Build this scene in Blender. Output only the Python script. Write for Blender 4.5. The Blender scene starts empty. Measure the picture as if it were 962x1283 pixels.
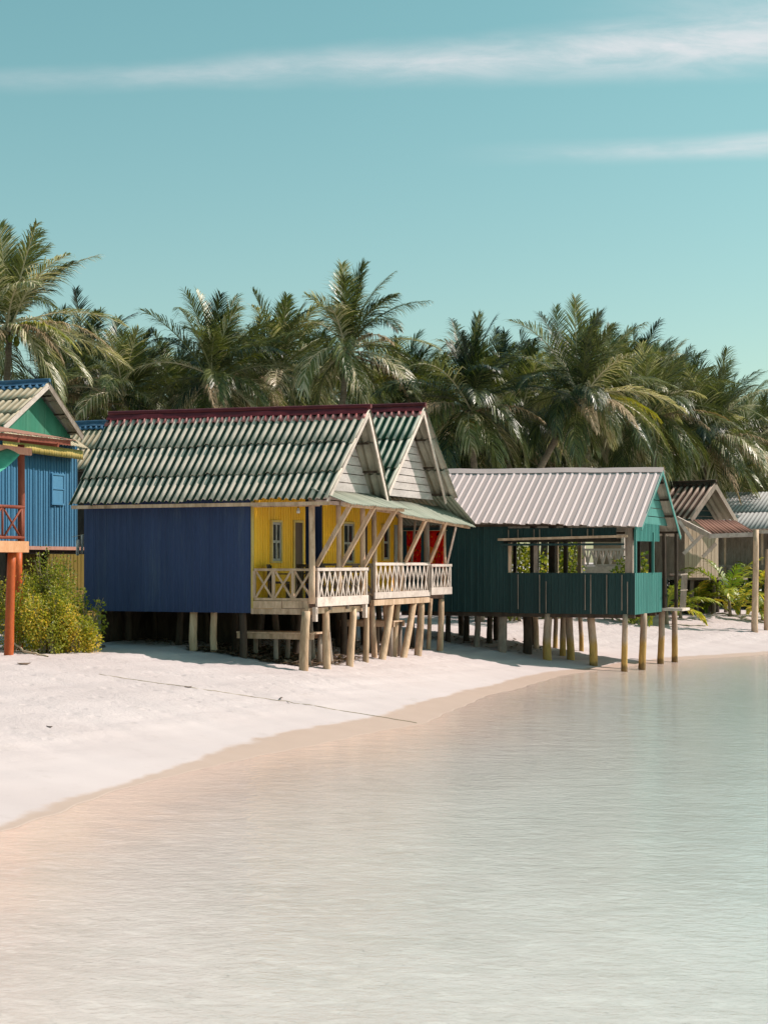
import bpy, math, random
import numpy as np
from mathutils import Vector, Matrix, Euler

R = math.radians
rng = random.Random(11)
scene = bpy.context.scene
COL = scene.collection

# ------------------------------------------------------------------ camera
F_PX, CU, HORIZ, CAM_H = 2004.0, 481.0, 705.0, 3.1
cam_data = bpy.data.cameras.new("camera")
cam_data.sensor_fit = 'HORIZONTAL'
cam_data.sensor_width = 24.0
cam_data.lens = 50.0
cam_data.shift_y = (HORIZ - 641.5) / 962.0
cam_data.clip_start = 0.1
cam_data.clip_end = 5000.0
cam = bpy.data.objects.new("camera", cam_data)
cam.location = (0, 0, CAM_H)
cam.rotation_euler = (R(90), 0, 0)
COL.objects.link(cam)
scene.camera = cam

# ------------------------------------------------------------------ light
SUN_ELEV, SUN_AZ = R(47), R(79)      # azimuth clockwise from +Y
EXPOSURE = 0.42
SUN_STRENGTH = 4.1
SKY_STRENGTH = 0.115
scene.view_settings.view_transform = 'Standard'
scene.view_settings.look = 'None'
scene.view_settings.exposure = EXPOSURE
scene.view_settings.gamma = 1.0
scene.view_settings.use_curve_mapping = False
sun_vec = Vector((math.cos(SUN_ELEV) * math.sin(SUN_AZ), math.cos(SUN_ELEV) * math.cos(SUN_AZ), math.sin(SUN_ELEV)))
sd = bpy.data.lights.new("sun", 'SUN')
sd.energy = SUN_STRENGTH
sd.angle = R(0.6)
sd.color = (1.0, 0.885, 0.82)
so = bpy.data.objects.new("sun", sd)
so.rotation_euler = (-sun_vec).to_track_quat('-Z', 'Y').to_euler()
so.location = (30, 20, 40)
COL.objects.link(so)


class NT:
    """tiny helper round a node tree"""
    def __init__(self, tree):
        self.t = tree; self.n = tree.nodes; self.l = tree.links
    def add(self, typ, **kw):
        nd = self.n.new(typ)
        for k, v in kw.items():
            setattr(nd, k, v)
        return nd
    def put(self, sock, val):
        if val is None: return
        if isinstance(val, bpy.types.NodeSocket): self.l.new(val, sock)
        else: sock.default_value = val
    def math(self, op, a, b=None, c=None, clamp=False):
        nd = self.add('ShaderNodeMath', operation=op); nd.use_clamp = clamp
        self.put(nd.inputs[0], a); self.put(nd.inputs[1], b); self.put(nd.inputs[2], c)
        return nd.outputs[0]
    def mix(self, fac, a, b, blend='MIX'):
        nd = self.add('ShaderNodeMix', data_type='RGBA', blend_type=blend)
        def col(x):
            return x if isinstance(x, bpy.types.NodeSocket) else (tuple(x) + (1,))[:4]
        self.put(nd.inputs[0], fac); self.put(nd.inputs[6], col(a)); self.put(nd.inputs[7], col(b))
        return nd.outputs[2]
    def smooth(self, x, lo, hi, a=0.0, b=1.0):
        nd = self.add('ShaderNodeMapRange', interpolation_type='SMOOTHSTEP')
        self.put(nd.inputs[0], x); self.put(nd.inputs[1], lo); self.put(nd.inputs[2], hi)
        self.put(nd.inputs[3], a); self.put(nd.inputs[4], b)
        return nd.outputs[0]
    def noise(self, vec, scale, detail=3, rough=0.55, dist=0.0):
        nd = self.add('ShaderNodeTexNoise')
        self.put(nd.inputs['Vector'], vec); nd.inputs['Scale'].default_value = scale
        nd.inputs['Detail'].default_value = detail; nd.inputs['Roughness'].default_value = rough
        nd.inputs['Distortion'].default_value = dist
        return nd.outputs['Fac']
    def scaled(self, vec, s, loc=(0, 0, 0)):
        nd = self.add('ShaderNodeMapping')
        self.put(nd.inputs['Vector'], vec); nd.inputs['Scale'].default_value = s; nd.inputs['Location'].default_value = loc
        return nd.outputs[0]


world = bpy.data.worlds.new("World")
scene.world = world
world.use_nodes = True
w = NT(world.node_tree)
for nd in list(w.n): w.n.remove(nd)
sky = w.add('ShaderNodeTexSky', sky_type='NISHITA')
sky.sun_disc = False
sky.sun_elevation = SUN_ELEV
sky.sun_rotation = SUN_AZ
sky.air_density = 1.0; sky.dust_density = 1.0; sky.ozone_density = 1.0
tc = w.add('ShaderNodeTexCoord')
sep = w.add('ShaderNodeSeparateXYZ'); w.l.new(tc.outputs['Generated'], sep.inputs[0])
X, Y, Z = sep.outputs
front = w.math('GREATER_THAN', Y, 0.05)
ysafe = w.math('MAXIMUM', Y, 0.05)
U = w.math('DIVIDE', X, ysafe); V = w.math('DIVIDE', Z, ysafe)
# colour grade of the sky: teal, greener and paler low down
elev = w.smooth(V, 0.0, 0.40)
SKY_TINT_LOW, SKY_TINT_HIGH = (1.0, 1.0, 1.0), (1.0, 1.0, 1.0)
tint = w.mix(elev, (0.87, 0.93, 0.74), (0.77, 1.09, 0.77))
sky_col = w.mix(1.0, sky.outputs[0], tint, 'MULTIPLY')
comb = w.add('ShaderNodeCombineXYZ'); w.l.new(U, comb.inputs[0]); w.l.new(V, comb.inputs[1])
n_a = w.noise(w.scaled(comb.outputs[0], (15, 64, 1)), 1.0, 8, 0.66, 0.35)
n_b = w.noise(w.scaled(comb.outputs[0], (5, 22, 1), (3, 1, 0)), 1.0, 4, 0.6, 0.3)

def band(c0, slope, half_l, half_r, ramp_lo, ramp_hi, amp, n1):
    line = w.math('ADD', w.math('MULTIPLY', U, slope), c0)
    d = w.math('SUBTRACT', V, line)
    d = w.math('ADD', d, w.math('MULTIPLY', w.math('SUBTRACT', n_b, 0.5), 0.016))
    wid = w.smooth(U, -0.25, 0.25, half_l, half_r)
    q = w.math('DIVIDE', w.math('ABSOLUTE', d), wid)
    q = w.smooth(q, 0.0, 1.0, 1.0, 0.0)
    along = w.smooth(U, ramp_lo, ramp_hi, 0.0, amp)
    tex = w.smooth(n1, 0.26, 0.74, 0.42, 1.15)
    return w.math('MULTIPLY', w.math('MULTIPLY', q, along), tex)

b1 = band(0.3125, 0.052, 0.011, 0.025, -0.42, 0.20, 0.60, n_a)
b1b = band(0.333, 0.085, 0.008, 0.034, 0.08, 0.30, 0.34, n_a)
b2 = band(0.2530, 0.030, 0.006, 0.012, 0.02, 0.26, 0.50, n_a)
cl = w.math('ADD', w.math('ADD', b1, b1b), b2, clamp=True)
cl = w.math('MULTIPLY', cl, front)
CLOUD = (6.3, 5.8, 5.9)
sky_final = w.mix(cl, sky_col, CLOUD)
bg = w.add('ShaderNodeBackground'); w.l.new(sky_final, bg.inputs[0]); bg.inputs[1].default_value = SKY_STRENGTH
wo = w.add('ShaderNodeOutputWorld'); w.l.new(bg.outputs[0], wo.inputs[0])


# ------------------------------------------------------------------ materials
def lin(r, g, b):
    f = lambda c: (c / 255.0 / 12.92) if c / 255.0 <= 0.04045 else ((c / 255.0 + 0.055) / 1.055) ** 2.4
    return (f(r), f(g), f(b))

def new_mat(name):
    m = bpy.data.materials.new(name); m.use_nodes = True
    t = NT(m.node_tree)
    for nd in list(t.n): t.n.remove(nd)
    out = t.add('ShaderNodeOutputMaterial')
    p = t.add('ShaderNodeBsdfPrincipled')
    t.l.new(p.outputs[0], out.inputs[0])
    return m, t, p, out

def mat(name, a, b, scale=2.0, stretch=(1, 1, 1), rough=0.75, bump=0.15, dirt=None, dirt_amt=0.3, fine=40.0, spec=0.3, vary=0.12, metal=0.0):
    """two tones of one paint or wood, mottled by noise, with dirt or wear patches"""
    m, t, p, out = new_mat(name)
    tc = t.add('ShaderNodeTexCoord'); oi = t.add('ShaderNodeObjectInfo')
    off = t.add('ShaderNodeVectorMath', operation='ADD')
    t.l.new(tc.outputs['Object'], off.inputs[0])
    cmb = t.add('ShaderNodeCombineXYZ')
    t.l.new(t.math('MULTIPLY', oi.outputs['Random'], 37.0), cmb.inputs[0]); t.l.new(t.math('MULTIPLY', oi.outputs['Random'], 91.0), cmb.inputs[1])
    t.l.new(cmb.outputs[0], off.inputs[1])
    v = t.scaled(off.outputs[0], stretch)
    n1 = t.noise(v, scale, 4, 0.6)
    c = t.mix(t.smooth(n1, 0.3, 0.7), a, b)
    if dirt is not None:
        n2 = t.noise(v, scale * 0.45, 6, 0.7)
        c = t.mix(t.smooth(n2, 0.5, 0.75, 0.0, dirt_amt), c, dirt)
    n3 = t.noise(v, fine, 3, 0.6)
    c = t.mix(0.5, c, t.mix(n3, (0.75, 0.75, 0.75), (1.2, 1.2, 1.2)), 'MULTIPLY') if False else c
    k = t.math('ADD', t.math('MULTIPLY', t.math('SUBTRACT', n3, 0.5), 0.5), 1.0)
    k = t.math('MULTIPLY', k, t.math('ADD', t.math('MULTIPLY', oi.outputs['Random'], vary * 2), 1.0 - vary))
    hs = t.add('ShaderNodeVectorMath', operation='SCALE'); t.l.new(c, hs.inputs[0]); t.l.new(k, hs.inputs['Scale'])
    t.l.new(hs.outputs[0], p.inputs['Base Color'])
    p.inputs['Roughness'].default_value = rough
    p.inputs['Specular IOR Level'].default_value = spec
    p.inputs['Metallic'].default_value = metal
    if bump:
        bn = t.add('ShaderNodeBump'); bn.inputs['Strength'].default_value = bump; bn.inputs['Distance'].default_value = 0.02
        t.l.new(n3, bn.inputs['Height']); t.l.new(bn.outputs[0], p.inputs['Normal'])
    return m

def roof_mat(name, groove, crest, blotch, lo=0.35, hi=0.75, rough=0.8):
    """paint worn to bare sheet along the crests; trough shade is deepened in the colour too"""
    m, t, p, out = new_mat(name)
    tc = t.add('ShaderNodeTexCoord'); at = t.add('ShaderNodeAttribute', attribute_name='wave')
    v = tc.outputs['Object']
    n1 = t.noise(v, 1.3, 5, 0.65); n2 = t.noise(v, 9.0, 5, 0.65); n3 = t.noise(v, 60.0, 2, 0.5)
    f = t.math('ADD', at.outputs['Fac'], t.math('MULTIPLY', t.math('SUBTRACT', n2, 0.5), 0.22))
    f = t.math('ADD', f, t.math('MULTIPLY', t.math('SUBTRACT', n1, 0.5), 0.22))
    c = t.mix(t.smooth(f, lo, hi), groove, crest)  # worn crests, and groove shade partly painted into the trough colour
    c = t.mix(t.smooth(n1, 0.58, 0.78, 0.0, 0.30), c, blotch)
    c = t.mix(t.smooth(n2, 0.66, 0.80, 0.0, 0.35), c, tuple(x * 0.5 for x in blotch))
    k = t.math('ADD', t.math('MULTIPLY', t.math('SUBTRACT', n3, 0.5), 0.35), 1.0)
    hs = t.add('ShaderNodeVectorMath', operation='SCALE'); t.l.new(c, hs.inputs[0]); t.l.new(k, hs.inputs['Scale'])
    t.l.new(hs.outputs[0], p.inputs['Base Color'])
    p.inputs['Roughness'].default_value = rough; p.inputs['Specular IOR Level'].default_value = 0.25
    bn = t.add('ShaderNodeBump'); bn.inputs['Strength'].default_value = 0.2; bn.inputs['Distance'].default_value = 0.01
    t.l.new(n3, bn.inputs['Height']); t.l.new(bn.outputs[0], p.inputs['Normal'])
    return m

def leaf_mat(name, dark, light, palest=None, rough=0.42, trans=0.25, spec=0.5):
    """leaf: tone per frond or leaf from the 'wave' attribute, part of the light passes through"""
    m, t, p, out = new_mat(name)
    at = t.add('ShaderNodeAttribute', attribute_name='wave')
    oi = t.add('ShaderNodeObjectInfo')
    f = t.math('ADD', at.outputs['Fac'], t.math('MULTIPLY', t.math('SUBTRACT', oi.outputs['Random'], 0.5), 0.25), clamp=True)
    c = t.mix(f, dark, light)
    if palest is not None:
        c = t.mix(t.smooth(f, 0.76, 0.98), c, palest)
    t.l.new(c, p.inputs['Base Color'])
    p.inputs['Roughness'].default_value = rough; p.inputs['Specular IOR Level'].default_value = spec
    tr = t.add('ShaderNodeBsdfTranslucent')
    tcol = t.mix(1.0, c, (1.25, 1.35, 0.6), 'MULTIPLY'); t.l.new(tcol, tr.inputs[0])
    mx = t.add('ShaderNodeMixShader'); mx.inputs[0].default_value = trans
    t.l.new(p.outputs[0], mx.inputs[1]); t.l.new(tr.outputs[0], mx.inputs[2]); t.l.new(mx.outputs[0], out.inputs[0])
    return m

VERT = (1, 1, 0.12)
M = {
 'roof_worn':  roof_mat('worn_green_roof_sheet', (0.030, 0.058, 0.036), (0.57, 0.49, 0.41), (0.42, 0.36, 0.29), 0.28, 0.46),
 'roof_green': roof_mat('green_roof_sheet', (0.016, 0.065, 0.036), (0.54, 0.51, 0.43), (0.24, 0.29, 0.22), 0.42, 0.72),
 'underside': mat('bare_sheet_underside', (0.30, 0.28, 0.23), (0.40, 0.37, 0.31), 2, (1, 1, 1), 0.85, 0.1, (0.16, 0.14, 0.11), 0.5),
 'awning_green': roof_mat('faded_green_sheet', (0.19, 0.21, 0.165), (0.31, 0.315, 0.255), (0.33, 0.31, 0.26)),
 'roof_pink':  roof_mat('faded_pink_metal_sheet', (0.53, 0.42, 0.40), (0.70, 0.555, 0.545), (0.50, 0.40, 0.375), 0.2, 0.8, 0.6),
 'roof_straw': roof_mat('straw_coloured_roof_sheet', (0.30, 0.24, 0.155), (0.53, 0.44, 0.32), (0.37, 0.30, 0.21)),
 'roof_brown': roof_mat('brown_roof_sheet', (0.10, 0.055, 0.04), (0.46, 0.34, 0.28), (0.28, 0.19, 0.15), 0.35, 0.7),
 'roof_gray':  roof_mat('grey_roof_sheet', (0.31, 0.30, 0.295), (0.42, 0.41, 0.40), (0.33, 0.31, 0.30)),
 'roof_rust':  roof_mat('rusty_awning_sheet', (0.17, 0.075, 0.05), (0.30, 0.15, 0.11), (0.32, 0.20, 0.15)),
 'cap_red':    mat('dark_red_ridge_paint', (0.085, 0.010, 0.015), (0.12, 0.016, 0.02), 3, (1, 1, 1), 0.45, 0.1, (0.06, 0.015, 0.015), 0.5),
 'cap_red_lit': mat('lit_red_cap_edge', (0.34, 0.07, 0.07), (0.62, 0.30, 0.28), 6, (1, 1, 1), 0.5, 0.1, (0.2, 0.02, 0.02), 0.5),  # same red lightened: sun on the crest ends is in the colour
 'cap_blue':   mat('blue_ridge_paint', (0.035, 0.095, 0.18), (0.065, 0.15, 0.25), 3, (1, 1, 1), 0.6, 0.1, (0.2, 0.25, 0.3), 0.4),
 'blue':       mat('deep_blue_wall_paint', (0.025, 0.044, 0.118), (0.033, 0.056, 0.145), 3.0, VERT, 0.6, 0.12, (0.080, 0.110, 0.17), 0.85),
 'bright_blue': mat('mid_blue_wall_paint', (0.070, 0.21, 0.35), (0.092, 0.25, 0.40), 3.0, VERT, 0.55, 0.1, (0.09, 0.20, 0.30), 0.35),
 'yellow':     mat('yellow_wall_paint', (0.86, 0.45, 0.018), (0.90, 0.50, 0.026), 3.0, VERT, 0.6, 0.1, (0.50, 0.34, 0.12), 0.35),
 'yellow_trim': mat('yellow_trim_paint', (0.52, 0.36, 0.09), (0.60, 0.44, 0.15), 3.0, (1, 1, 1), 0.6, 0.1, (0.3, 0.2, 0.08), 0.4),
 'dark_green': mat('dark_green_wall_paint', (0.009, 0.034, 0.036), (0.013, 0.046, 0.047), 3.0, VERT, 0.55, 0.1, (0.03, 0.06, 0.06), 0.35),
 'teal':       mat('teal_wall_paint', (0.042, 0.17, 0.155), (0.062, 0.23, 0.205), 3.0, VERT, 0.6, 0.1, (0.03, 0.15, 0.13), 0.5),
 'gable_green': mat('green_gable_paint', (0.035, 0.19, 0.12), (0.055, 0.25, 0.165), 3.0, VERT, 0.6, 0.1, (0.12, 0.22, 0.15), 0.5),
 'pale_wood':  mat('bleached_timber', (0.52, 0.42, 0.375), (0.66, 0.55, 0.49), 5, (1, 1, 1), 0.85, 0.3, (0.26, 0.19, 0.14), 0.55),
 'gable_wood': mat('whitewashed_boards', (0.36, 0.31, 0.295), (0.48, 0.415, 0.395), 5, (1, .25, 1), 0.85, 0.3, (0.24, 0.21, 0.19), 0.5),
 'tan_wood':   mat('tan_timber', (0.45, 0.295, 0.19), (0.66, 0.46, 0.33), 6, (1, 1, .3), 0.85, 0.45, (0.15, 0.085, 0.05), 0.8),
 'post_wood':  mat('round_post_timber', (0.41, 0.265, 0.165), (0.62, 0.435, 0.295), 6, (1, 1, .22), 0.9, 0.5, (0.12, 0.07, 0.04), 0.8, 25),
 'gray_wood':  mat('grey_weathered_timber', (0.22, 0.165, 0.135), (0.33, 0.265, 0.22), 6, (1, 1, .3), 0.9, 0.4, (0.09, 0.07, 0.055), 0.6),
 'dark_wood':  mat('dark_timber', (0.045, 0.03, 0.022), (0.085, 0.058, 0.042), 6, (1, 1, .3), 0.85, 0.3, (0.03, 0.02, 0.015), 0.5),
 'brown_door': mat('brown_door_timber', (0.085, 0.05, 0.035), (0.12, 0.075, 0.05), 5, VERT, 0.7, 0.2, (0.06, 0.035, 0.025), 0.5),
 'redbrown':   mat('red_brown_painted_timber', (0.16, 0.035, 0.02), (0.22, 0.055, 0.03), 5, (1, 1, .3), 0.6, 0.2, (0.3, 0.12, 0.07), 0.4),
 'orange':     mat('orange_painted_timber', (0.42, 0.075, 0.018), (0.50, 0.105, 0.026), 5, (1, 1, .3), 0.5, 0.2, (0.36, 0.10, 0.03), 0.5),
 'orange_pale': mat('faded_orange_board', (0.62, 0.30, 0.15), (0.68, 0.36, 0.20), 5, (1, 1, .3), 0.6, 0.2, (0.5, 0.22, 0.1), 0.5),
 'pink_board': mat('faded_pink_board', (0.52, 0.25, 0.18), (0.60, 0.33, 0.25), 5, (1, 1, .3), 0.7, 0.2, (0.35, 0.16, 0.11), 0.5),
 'mustard':    mat('mustard_wall_paint', (0.16, 0.11, 0.018), (0.22, 0.15, 0.025), 3, VERT, 0.7, 0.1),
 'window_gray': mat('grey_window_paint', (0.26, 0.25, 0.23), (0.36, 0.34, 0.31), 5, (1, 1, 1), 0.7, 0.1),
 'teal_cloth': mat('green_tarpaulin', (0.05, 0.30, 0.22), (0.09, 0.40, 0.30), 4, (1, 1, 1), 0.7, 0.1),
 'beige_wall': mat('beige_board_wall', (0.32, 0.24, 0.17), (0.40, 0.31, 0.23), 4, VERT, 0.8, 0.2, (0.2, 0.14, 0.1), 0.5),
 'rope':       mat('pale_rope', (0.52, 0.40, 0.27), (0.62, 0.50, 0.36), 20, (1, 1, 1), 0.9, 0.3),
 'bulb':       mat('white_glass_bulb', (0.75, 0.73, 0.68), (0.8, 0.78, 0.74), 4, (1, 1, 1), 0.15, 0.0, None, 0, 40, 0.5),
 'laundry':    mat('pale_cotton', (0.55, 0.50, 0.47), (0.65, 0.60, 0.56), 6, (1, 1, 1), 0.9, 0.2),
 'black':      mat('black_rubber', (0.012, 0.012, 0.012), (0.02, 0.02, 0.02), 5, (1, 1, 1), 0.6, 0.1),
 'trunk':      mat('palm_trunk_bark', (0.16, 0.125, 0.09), (0.26, 0.21, 0.16), 4, (1, 1, 3), 0.9, 0.5, (0.07, 0.055, 0.04), 0.5, 20),
 'twig':       mat('bare_twig', (0.20, 0.15, 0.10), (0.30, 0.24, 0.17), 6, (1, 1, 1), 0.9, 0.2),
 'palm':       leaf_mat('palm_leaf', (0.006, 0.020, 0.008), (0.22, 0.235, 0.065), (0.62, 0.53, 0.38), 0.40, 0.22, 0.6),  # palest tone puts the sunlit strand highlights into the leaf colour
 'palm_yellow': leaf_mat('yellowing_palm_leaf', (0.07, 0.11, 0.015), (0.30, 0.27, 0.03), (0.42, 0.33, 0.05), 0.45, 0.3),
 'palm_dry':   leaf_mat('dry_palm_leaf', (0.20, 0.13, 0.07), (0.42, 0.31, 0.20), None, 0.7, 0.2, 0.3),
 'palm_young': leaf_mat('young_palm_leaf', (0.10, 0.17, 0.02), (0.42, 0.42, 0.04), (0.65, 0.50, 0.06), 0.42, 0.35),
 'spathe':     mat('orange_palm_flower', (0.42, 0.22, 0.03), (0.55, 0.32, 0.05), 8, (1, 1, 1), 0.8, 0.2),
 'shrub':      leaf_mat('shrub_leaf', (0.06, 0.11, 0.012), (0.50, 0.46, 0.05), (0.72, 0.47, 0.06), 0.5, 0.38),
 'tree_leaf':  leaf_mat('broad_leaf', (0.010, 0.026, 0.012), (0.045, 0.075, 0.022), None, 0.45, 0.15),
 'litter':     leaf_mat('fallen_leaf', (0.08, 0.052, 0.038), (0.32, 0.22, 0.155), None, 0.8, 0.1, 0.2),
}

def glass_mat():
    m, t, p, out = new_mat('dark_window_glass')
    tc = t.add('ShaderNodeTexCoord')
    n = t.noise(tc.outputs['Object'], 3.0, 2)
    t.l.new(t.mix(n, (0.012, 0.016, 0.018), (0.035, 0.042, 0.042)), p.inputs['Base Color'])
    p.inputs['Roughness'].default_value = 0.08
    return m
M['glass'] = glass_mat()

def cloth_red():
    m, t, p, out = new_mat('red_printed_cloth')
    tc = t.add('ShaderNodeTexCoord')
    n = t.noise(tc.outputs['Object'], 4.5, 2, 0.5, 1.0)
    c = t.mix(t.smooth(n, 0.55, 0.60), (0.80, 0.028, 0.015), (0.80, 0.30, 0.02))
    n2 = t.noise(t.scaled(tc.outputs['Object'], (1, 1, 1), (4, 2, 7)), 5.0, 2, 0.5, 1.0)
    c = t.mix(t.smooth(n2, 0.61, 0.65), c, (0.10, 0.006, 0.01))
    t.l.new(c, p.inputs['Base Color']); p.inputs['Roughness'].default_value = 0.85
    tr = t.add('ShaderNodeBsdfTranslucent'); t.l.new(c, tr.inputs[0])
    mx = t.add('ShaderNodeMixShader'); mx.inputs[0].default_value = 0.75
    t.l.new(p.outputs[0], mx.inputs[1]); t.l.new(tr.outputs[0], mx.inputs[2]); t.l.new(mx.outputs[0], out.inputs[0])
    return m
M['red_cloth'] = cloth_red()

def stained_post():
    """post bleached above, stained yellow brown by the tide lower down"""
    m, t, p, out = new_mat('tide_stained_post')
    g = t.add('ShaderNodeNewGeometry'); s = t.add('ShaderNodeSeparateXYZ'); t.l.new(g.outputs['Position'], s.inputs[0])
    oi = t.add('ShaderNodeObjectInfo')
    n1 = t.noise(t.scaled(g.outputs['Position'], (6, 6, 1.5)), 1.0, 4)
    n3 = t.noise(t.scaled(g.outputs['Position'], (1, 1, .3)), 28.0, 3)
    z = t.math('ADD', s.outputs[2], t.math('MULTIPLY', t.math('SUBTRACT', n1, 0.5), 0.35))
    up = t.mix(t.smooth(n1, 0.3, 0.7), (0.29, 0.20, 0.145), (0.40, 0.295, 0.22))
    low = t.mix(t.smooth(n1, 0.3, 0.7), (0.32, 0.18, 0.045), (0.44, 0.275, 0.08))
    c = t.mix(t.smooth(z, 0.65, 0.95), low, up)
    c = t.mix(t.smooth(z, 0.22, 0.10, 0.0, 0.8), c, (0.10, 0.06, 0.02))
    k = t.math('ADD', t.math('MULTIPLY', t.math('SUBTRACT', n3, 0.5), 0.6), t.math('ADD', t.math('MULTIPLY', oi.outputs['Random'], 0.3), 0.85))
    hs = t.add('ShaderNodeVectorMath', operation='SCALE'); t.l.new(c, hs.inputs[0]); t.l.new(k, hs.inputs['Scale'])
    t.l.new(hs.outputs[0], p.inputs['Base Color']); p.inputs['Roughness'].default_value = 0.85
    bn = t.add('ShaderNodeBump'); bn.inputs['Strength'].default_value = 0.5; bn.inputs['Distance'].default_value = 0.02
    t.l.new(n3, bn.inputs['Height']); t.l.new(bn.outputs[0], p.inputs['Normal'])
    return m
M['stained'] = stained_post()


# ------------------------------------------------------------------ mesh helper
ORG = {}

def vnoise(x, s=1.0):
    return math.sin(x * 12.9898 * s + 4.1) * 0.5 + math.sin(x * 7.233 * s + 1.7) * 0.5

class MB:
    def __init__(self):
        self.v = []; self.f = []; self.w = []
    def add(self, vs, fs, wv=0.5):
        b = len(self.v)
        self.v.extend([tuple(p) for p in vs])
        self.w.extend(wv if isinstance(wv, (list, tuple)) else [wv] * len(vs))
        self.f.extend([tuple(i + b for i in f) for f in fs])
        return self
    def box(self, x0, x1, y0, y1, z0, z1):
        vs = [(x0, y0, z0), (x1, y0, z0), (x1, y1, z0), (x0, y1, z0), (x0, y0, z1), (x1, y0, z1), (x1, y1, z1), (x0, y1, z1)]
        return self.add(vs, [(0, 3, 2, 1), (4, 5, 6, 7), (0, 1, 5, 4), (1, 2, 6, 5), (2, 3, 7, 6), (3, 0, 4, 7)])
    def beam(self, p0, p1, wd, ht, up=None):
        p0 = Vector(p0); p1 = Vector(p1); d = (p1 - p0).normalized()
        u = Vector(up) if up else (Vector((0, 0, 1)) if abs(d.z) < 0.95 else Vector((1, 0, 0)))
        s = d.cross(u).normalized(); u = s.cross(d)
        vs = []
        for p in (p0, p1):
            for a, b in ((-1, -1), (1, -1), (1, 1), (-1, 1)):
                vs.append(p + s * (a * wd / 2) + u * (b * ht / 2))
        return self.add(vs, [(0, 1, 2, 3), (7, 6, 5, 4), (0, 4, 5, 1), (1, 5, 6, 2), (2, 6, 7, 3), (3, 7, 4, 0)])
    def cyl(self, p0, p1, r0, r1, n=10, rings=5, wob=0.0, seed=0.0, cap=True, lump=0.0):
        p0 = Vector(p0); p1 = Vector(p1); d = (p1 - p0); L = d.length; d.normalize()
        u = Vector((1, 0, 0)) if abs(d.x) < 0.9 else Vector((0, 1, 0))
        s = d.cross(u).normalized(); u = s.cross(d)
        vs = []; fs = []
        for i in range(rings + 1):
            t = i / rings
            c = p0.lerp(p1, t) + s * (wob * vnoise(seed + t * 0.4)) * (1 if 0 < i < rings else 0.3) + u * (wob * vnoise(seed * 1.7 + t * 0.37 + 5))
            r = r0 + (r1 - r0) * t
            for j in range(n):
                a = 2 * math.pi * j / n
                rr = r * (1 + lump * vnoise(seed + i * 0.71 + j * 1.31))
                vs.append(c + s * (rr * math.cos(a)) + u * (rr * math.sin(a)))
        for i in range(rings):
            for j in range(n):
                k = (j + 1) % n
                fs.append((i * n + j, i * n + k, (i + 1) * n + k, (i + 1) * n + j))
        if cap:
            fs.append(tuple(range(n - 1, -1, -1))); fs.append(tuple(rings * n + j for j in range(n)))
        return self.add(vs, fs)
    def prism(self, poly, axis, a0, a1):
        """polygon in the two other axes, extruded along axis 'x', 'y' or 'z'"""
        n = len(poly)
        def mk(a, p):
            return (a, p[0], p[1]) if axis == 'x' else ((p[0], a, p[1]) if axis == 'y' else (p[0], p[1], a))
        vs = [mk(a0, p) for p in poly] + [mk(a1, p) for p in poly]
        fs = [tuple(range(n)), tuple(range(2 * n - 1, n - 1, -1))] + [(i, i + n, (i + 1) % n + n, (i + 1) % n) for i in range(n)]
        return self.add(vs, fs)
    def sheet(self, P00, P10, P01, P11, prof, period, amp, up, courses=1, ov=0.06, lift=0.03, rows=3, jit=0.0, seed=0):
        """corrugated or ribbed sheet over a quad; corrugations run from the P00-P10 edge up to the P01-P11 edge"""
        P00, P10, P01, P11 = [Vector(p) for p in (P00, P10, P01, P11)]
        L = (P10 - P00).length; n = max(1, round(L / period))
        nor = (P10 - P00).cross(P01 - P00).normalized()
        flip = nor.dot(Vector(up)) < 0
        if flip: nor = -nor
        cols = []
        for i in range(n):
            for f, h in prof: cols.append(((i + f) / n, h))
        cols.append((1.0, prof[0][1]))
        r = random.Random(seed)
        for k in range(courses):
            b0 = k / courses - (ov if k else 0); b1 = (k + 1) / courses
            offs = [r.uniform(-jit, jit) for _ in range(n + 2)]
            vs = []; ws = []; fs = []
            for q in range(rows + 1):
                t = q / rows; b = b0 + (b1 - b0) * t
                for (a, h) in cols:
                    bb = b + (offs[int(a * n)] if k or q else offs[int(a * n)]) * (1 if q in (0,) else 0)
                    p = P00.lerp(P10, a).lerp(P01.lerp(P11, a), bb) + nor * (amp * h + (lift * (1 - t) if courses > 1 else 0) + 0.012 * vnoise(a * 2.1 + k * 1.7) + 0.006 * vnoise(a * 7 + bb * 3))
                    vs.append(p); ws.append(h)
            m = len(cols)
            for q in range(rows):
                for i in range(m - 1):
                    fs.append((q * m + i, q * m + i + 1, (q + 1) * m + i + 1, (q + 1) * m + i))
            if flip: fs = [f[::-1] for f in fs]
            self.add(vs, fs, ws)
        return self
    def build(self, name, m, parent=None, smooth=False, solid=0.0, label=None):
        V = np.array(self.v, dtype=float)
        lo, hi = V.min(0), V.max(0); c = (lo + hi) / 2
        me = bpy.data.meshes.new(name)
        me.from_pydata((V - c).tolist(), [], self.f)
        at = me.attributes.new('wave', 'FLOAT', 'POINT'); at.data.foreach_set('value', self.w)
        me.materials.append(M[m] if isinstance(m, str) else m)
        if smooth: me.polygons.foreach_set('use_smooth', [True] * len(me.polygons))
        me.update()
        ob = bpy.data.objects.new(name, me); COL.objects.link(ob)
        base = ORG.get(parent.name, (0, 0, 0)) if parent else (0, 0, 0)
        ob.location = (c[0] - base[0], c[1] - base[1], c[2] - base[2])
        ORG[ob.name] = tuple(c)
        if parent: ob.parent = parent
        if name in ('roof', 'awning') and 'underside' in M: me.materials.append(M['underside'])
        if solid:
            md = ob.modifiers.new('thickness', 'SOLIDIFY'); md.thickness = solid; md.offset = -1
            if len(me.materials) > 1: md.material_offset = 1
        if label: ob['label'] = label
        return ob

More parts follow.
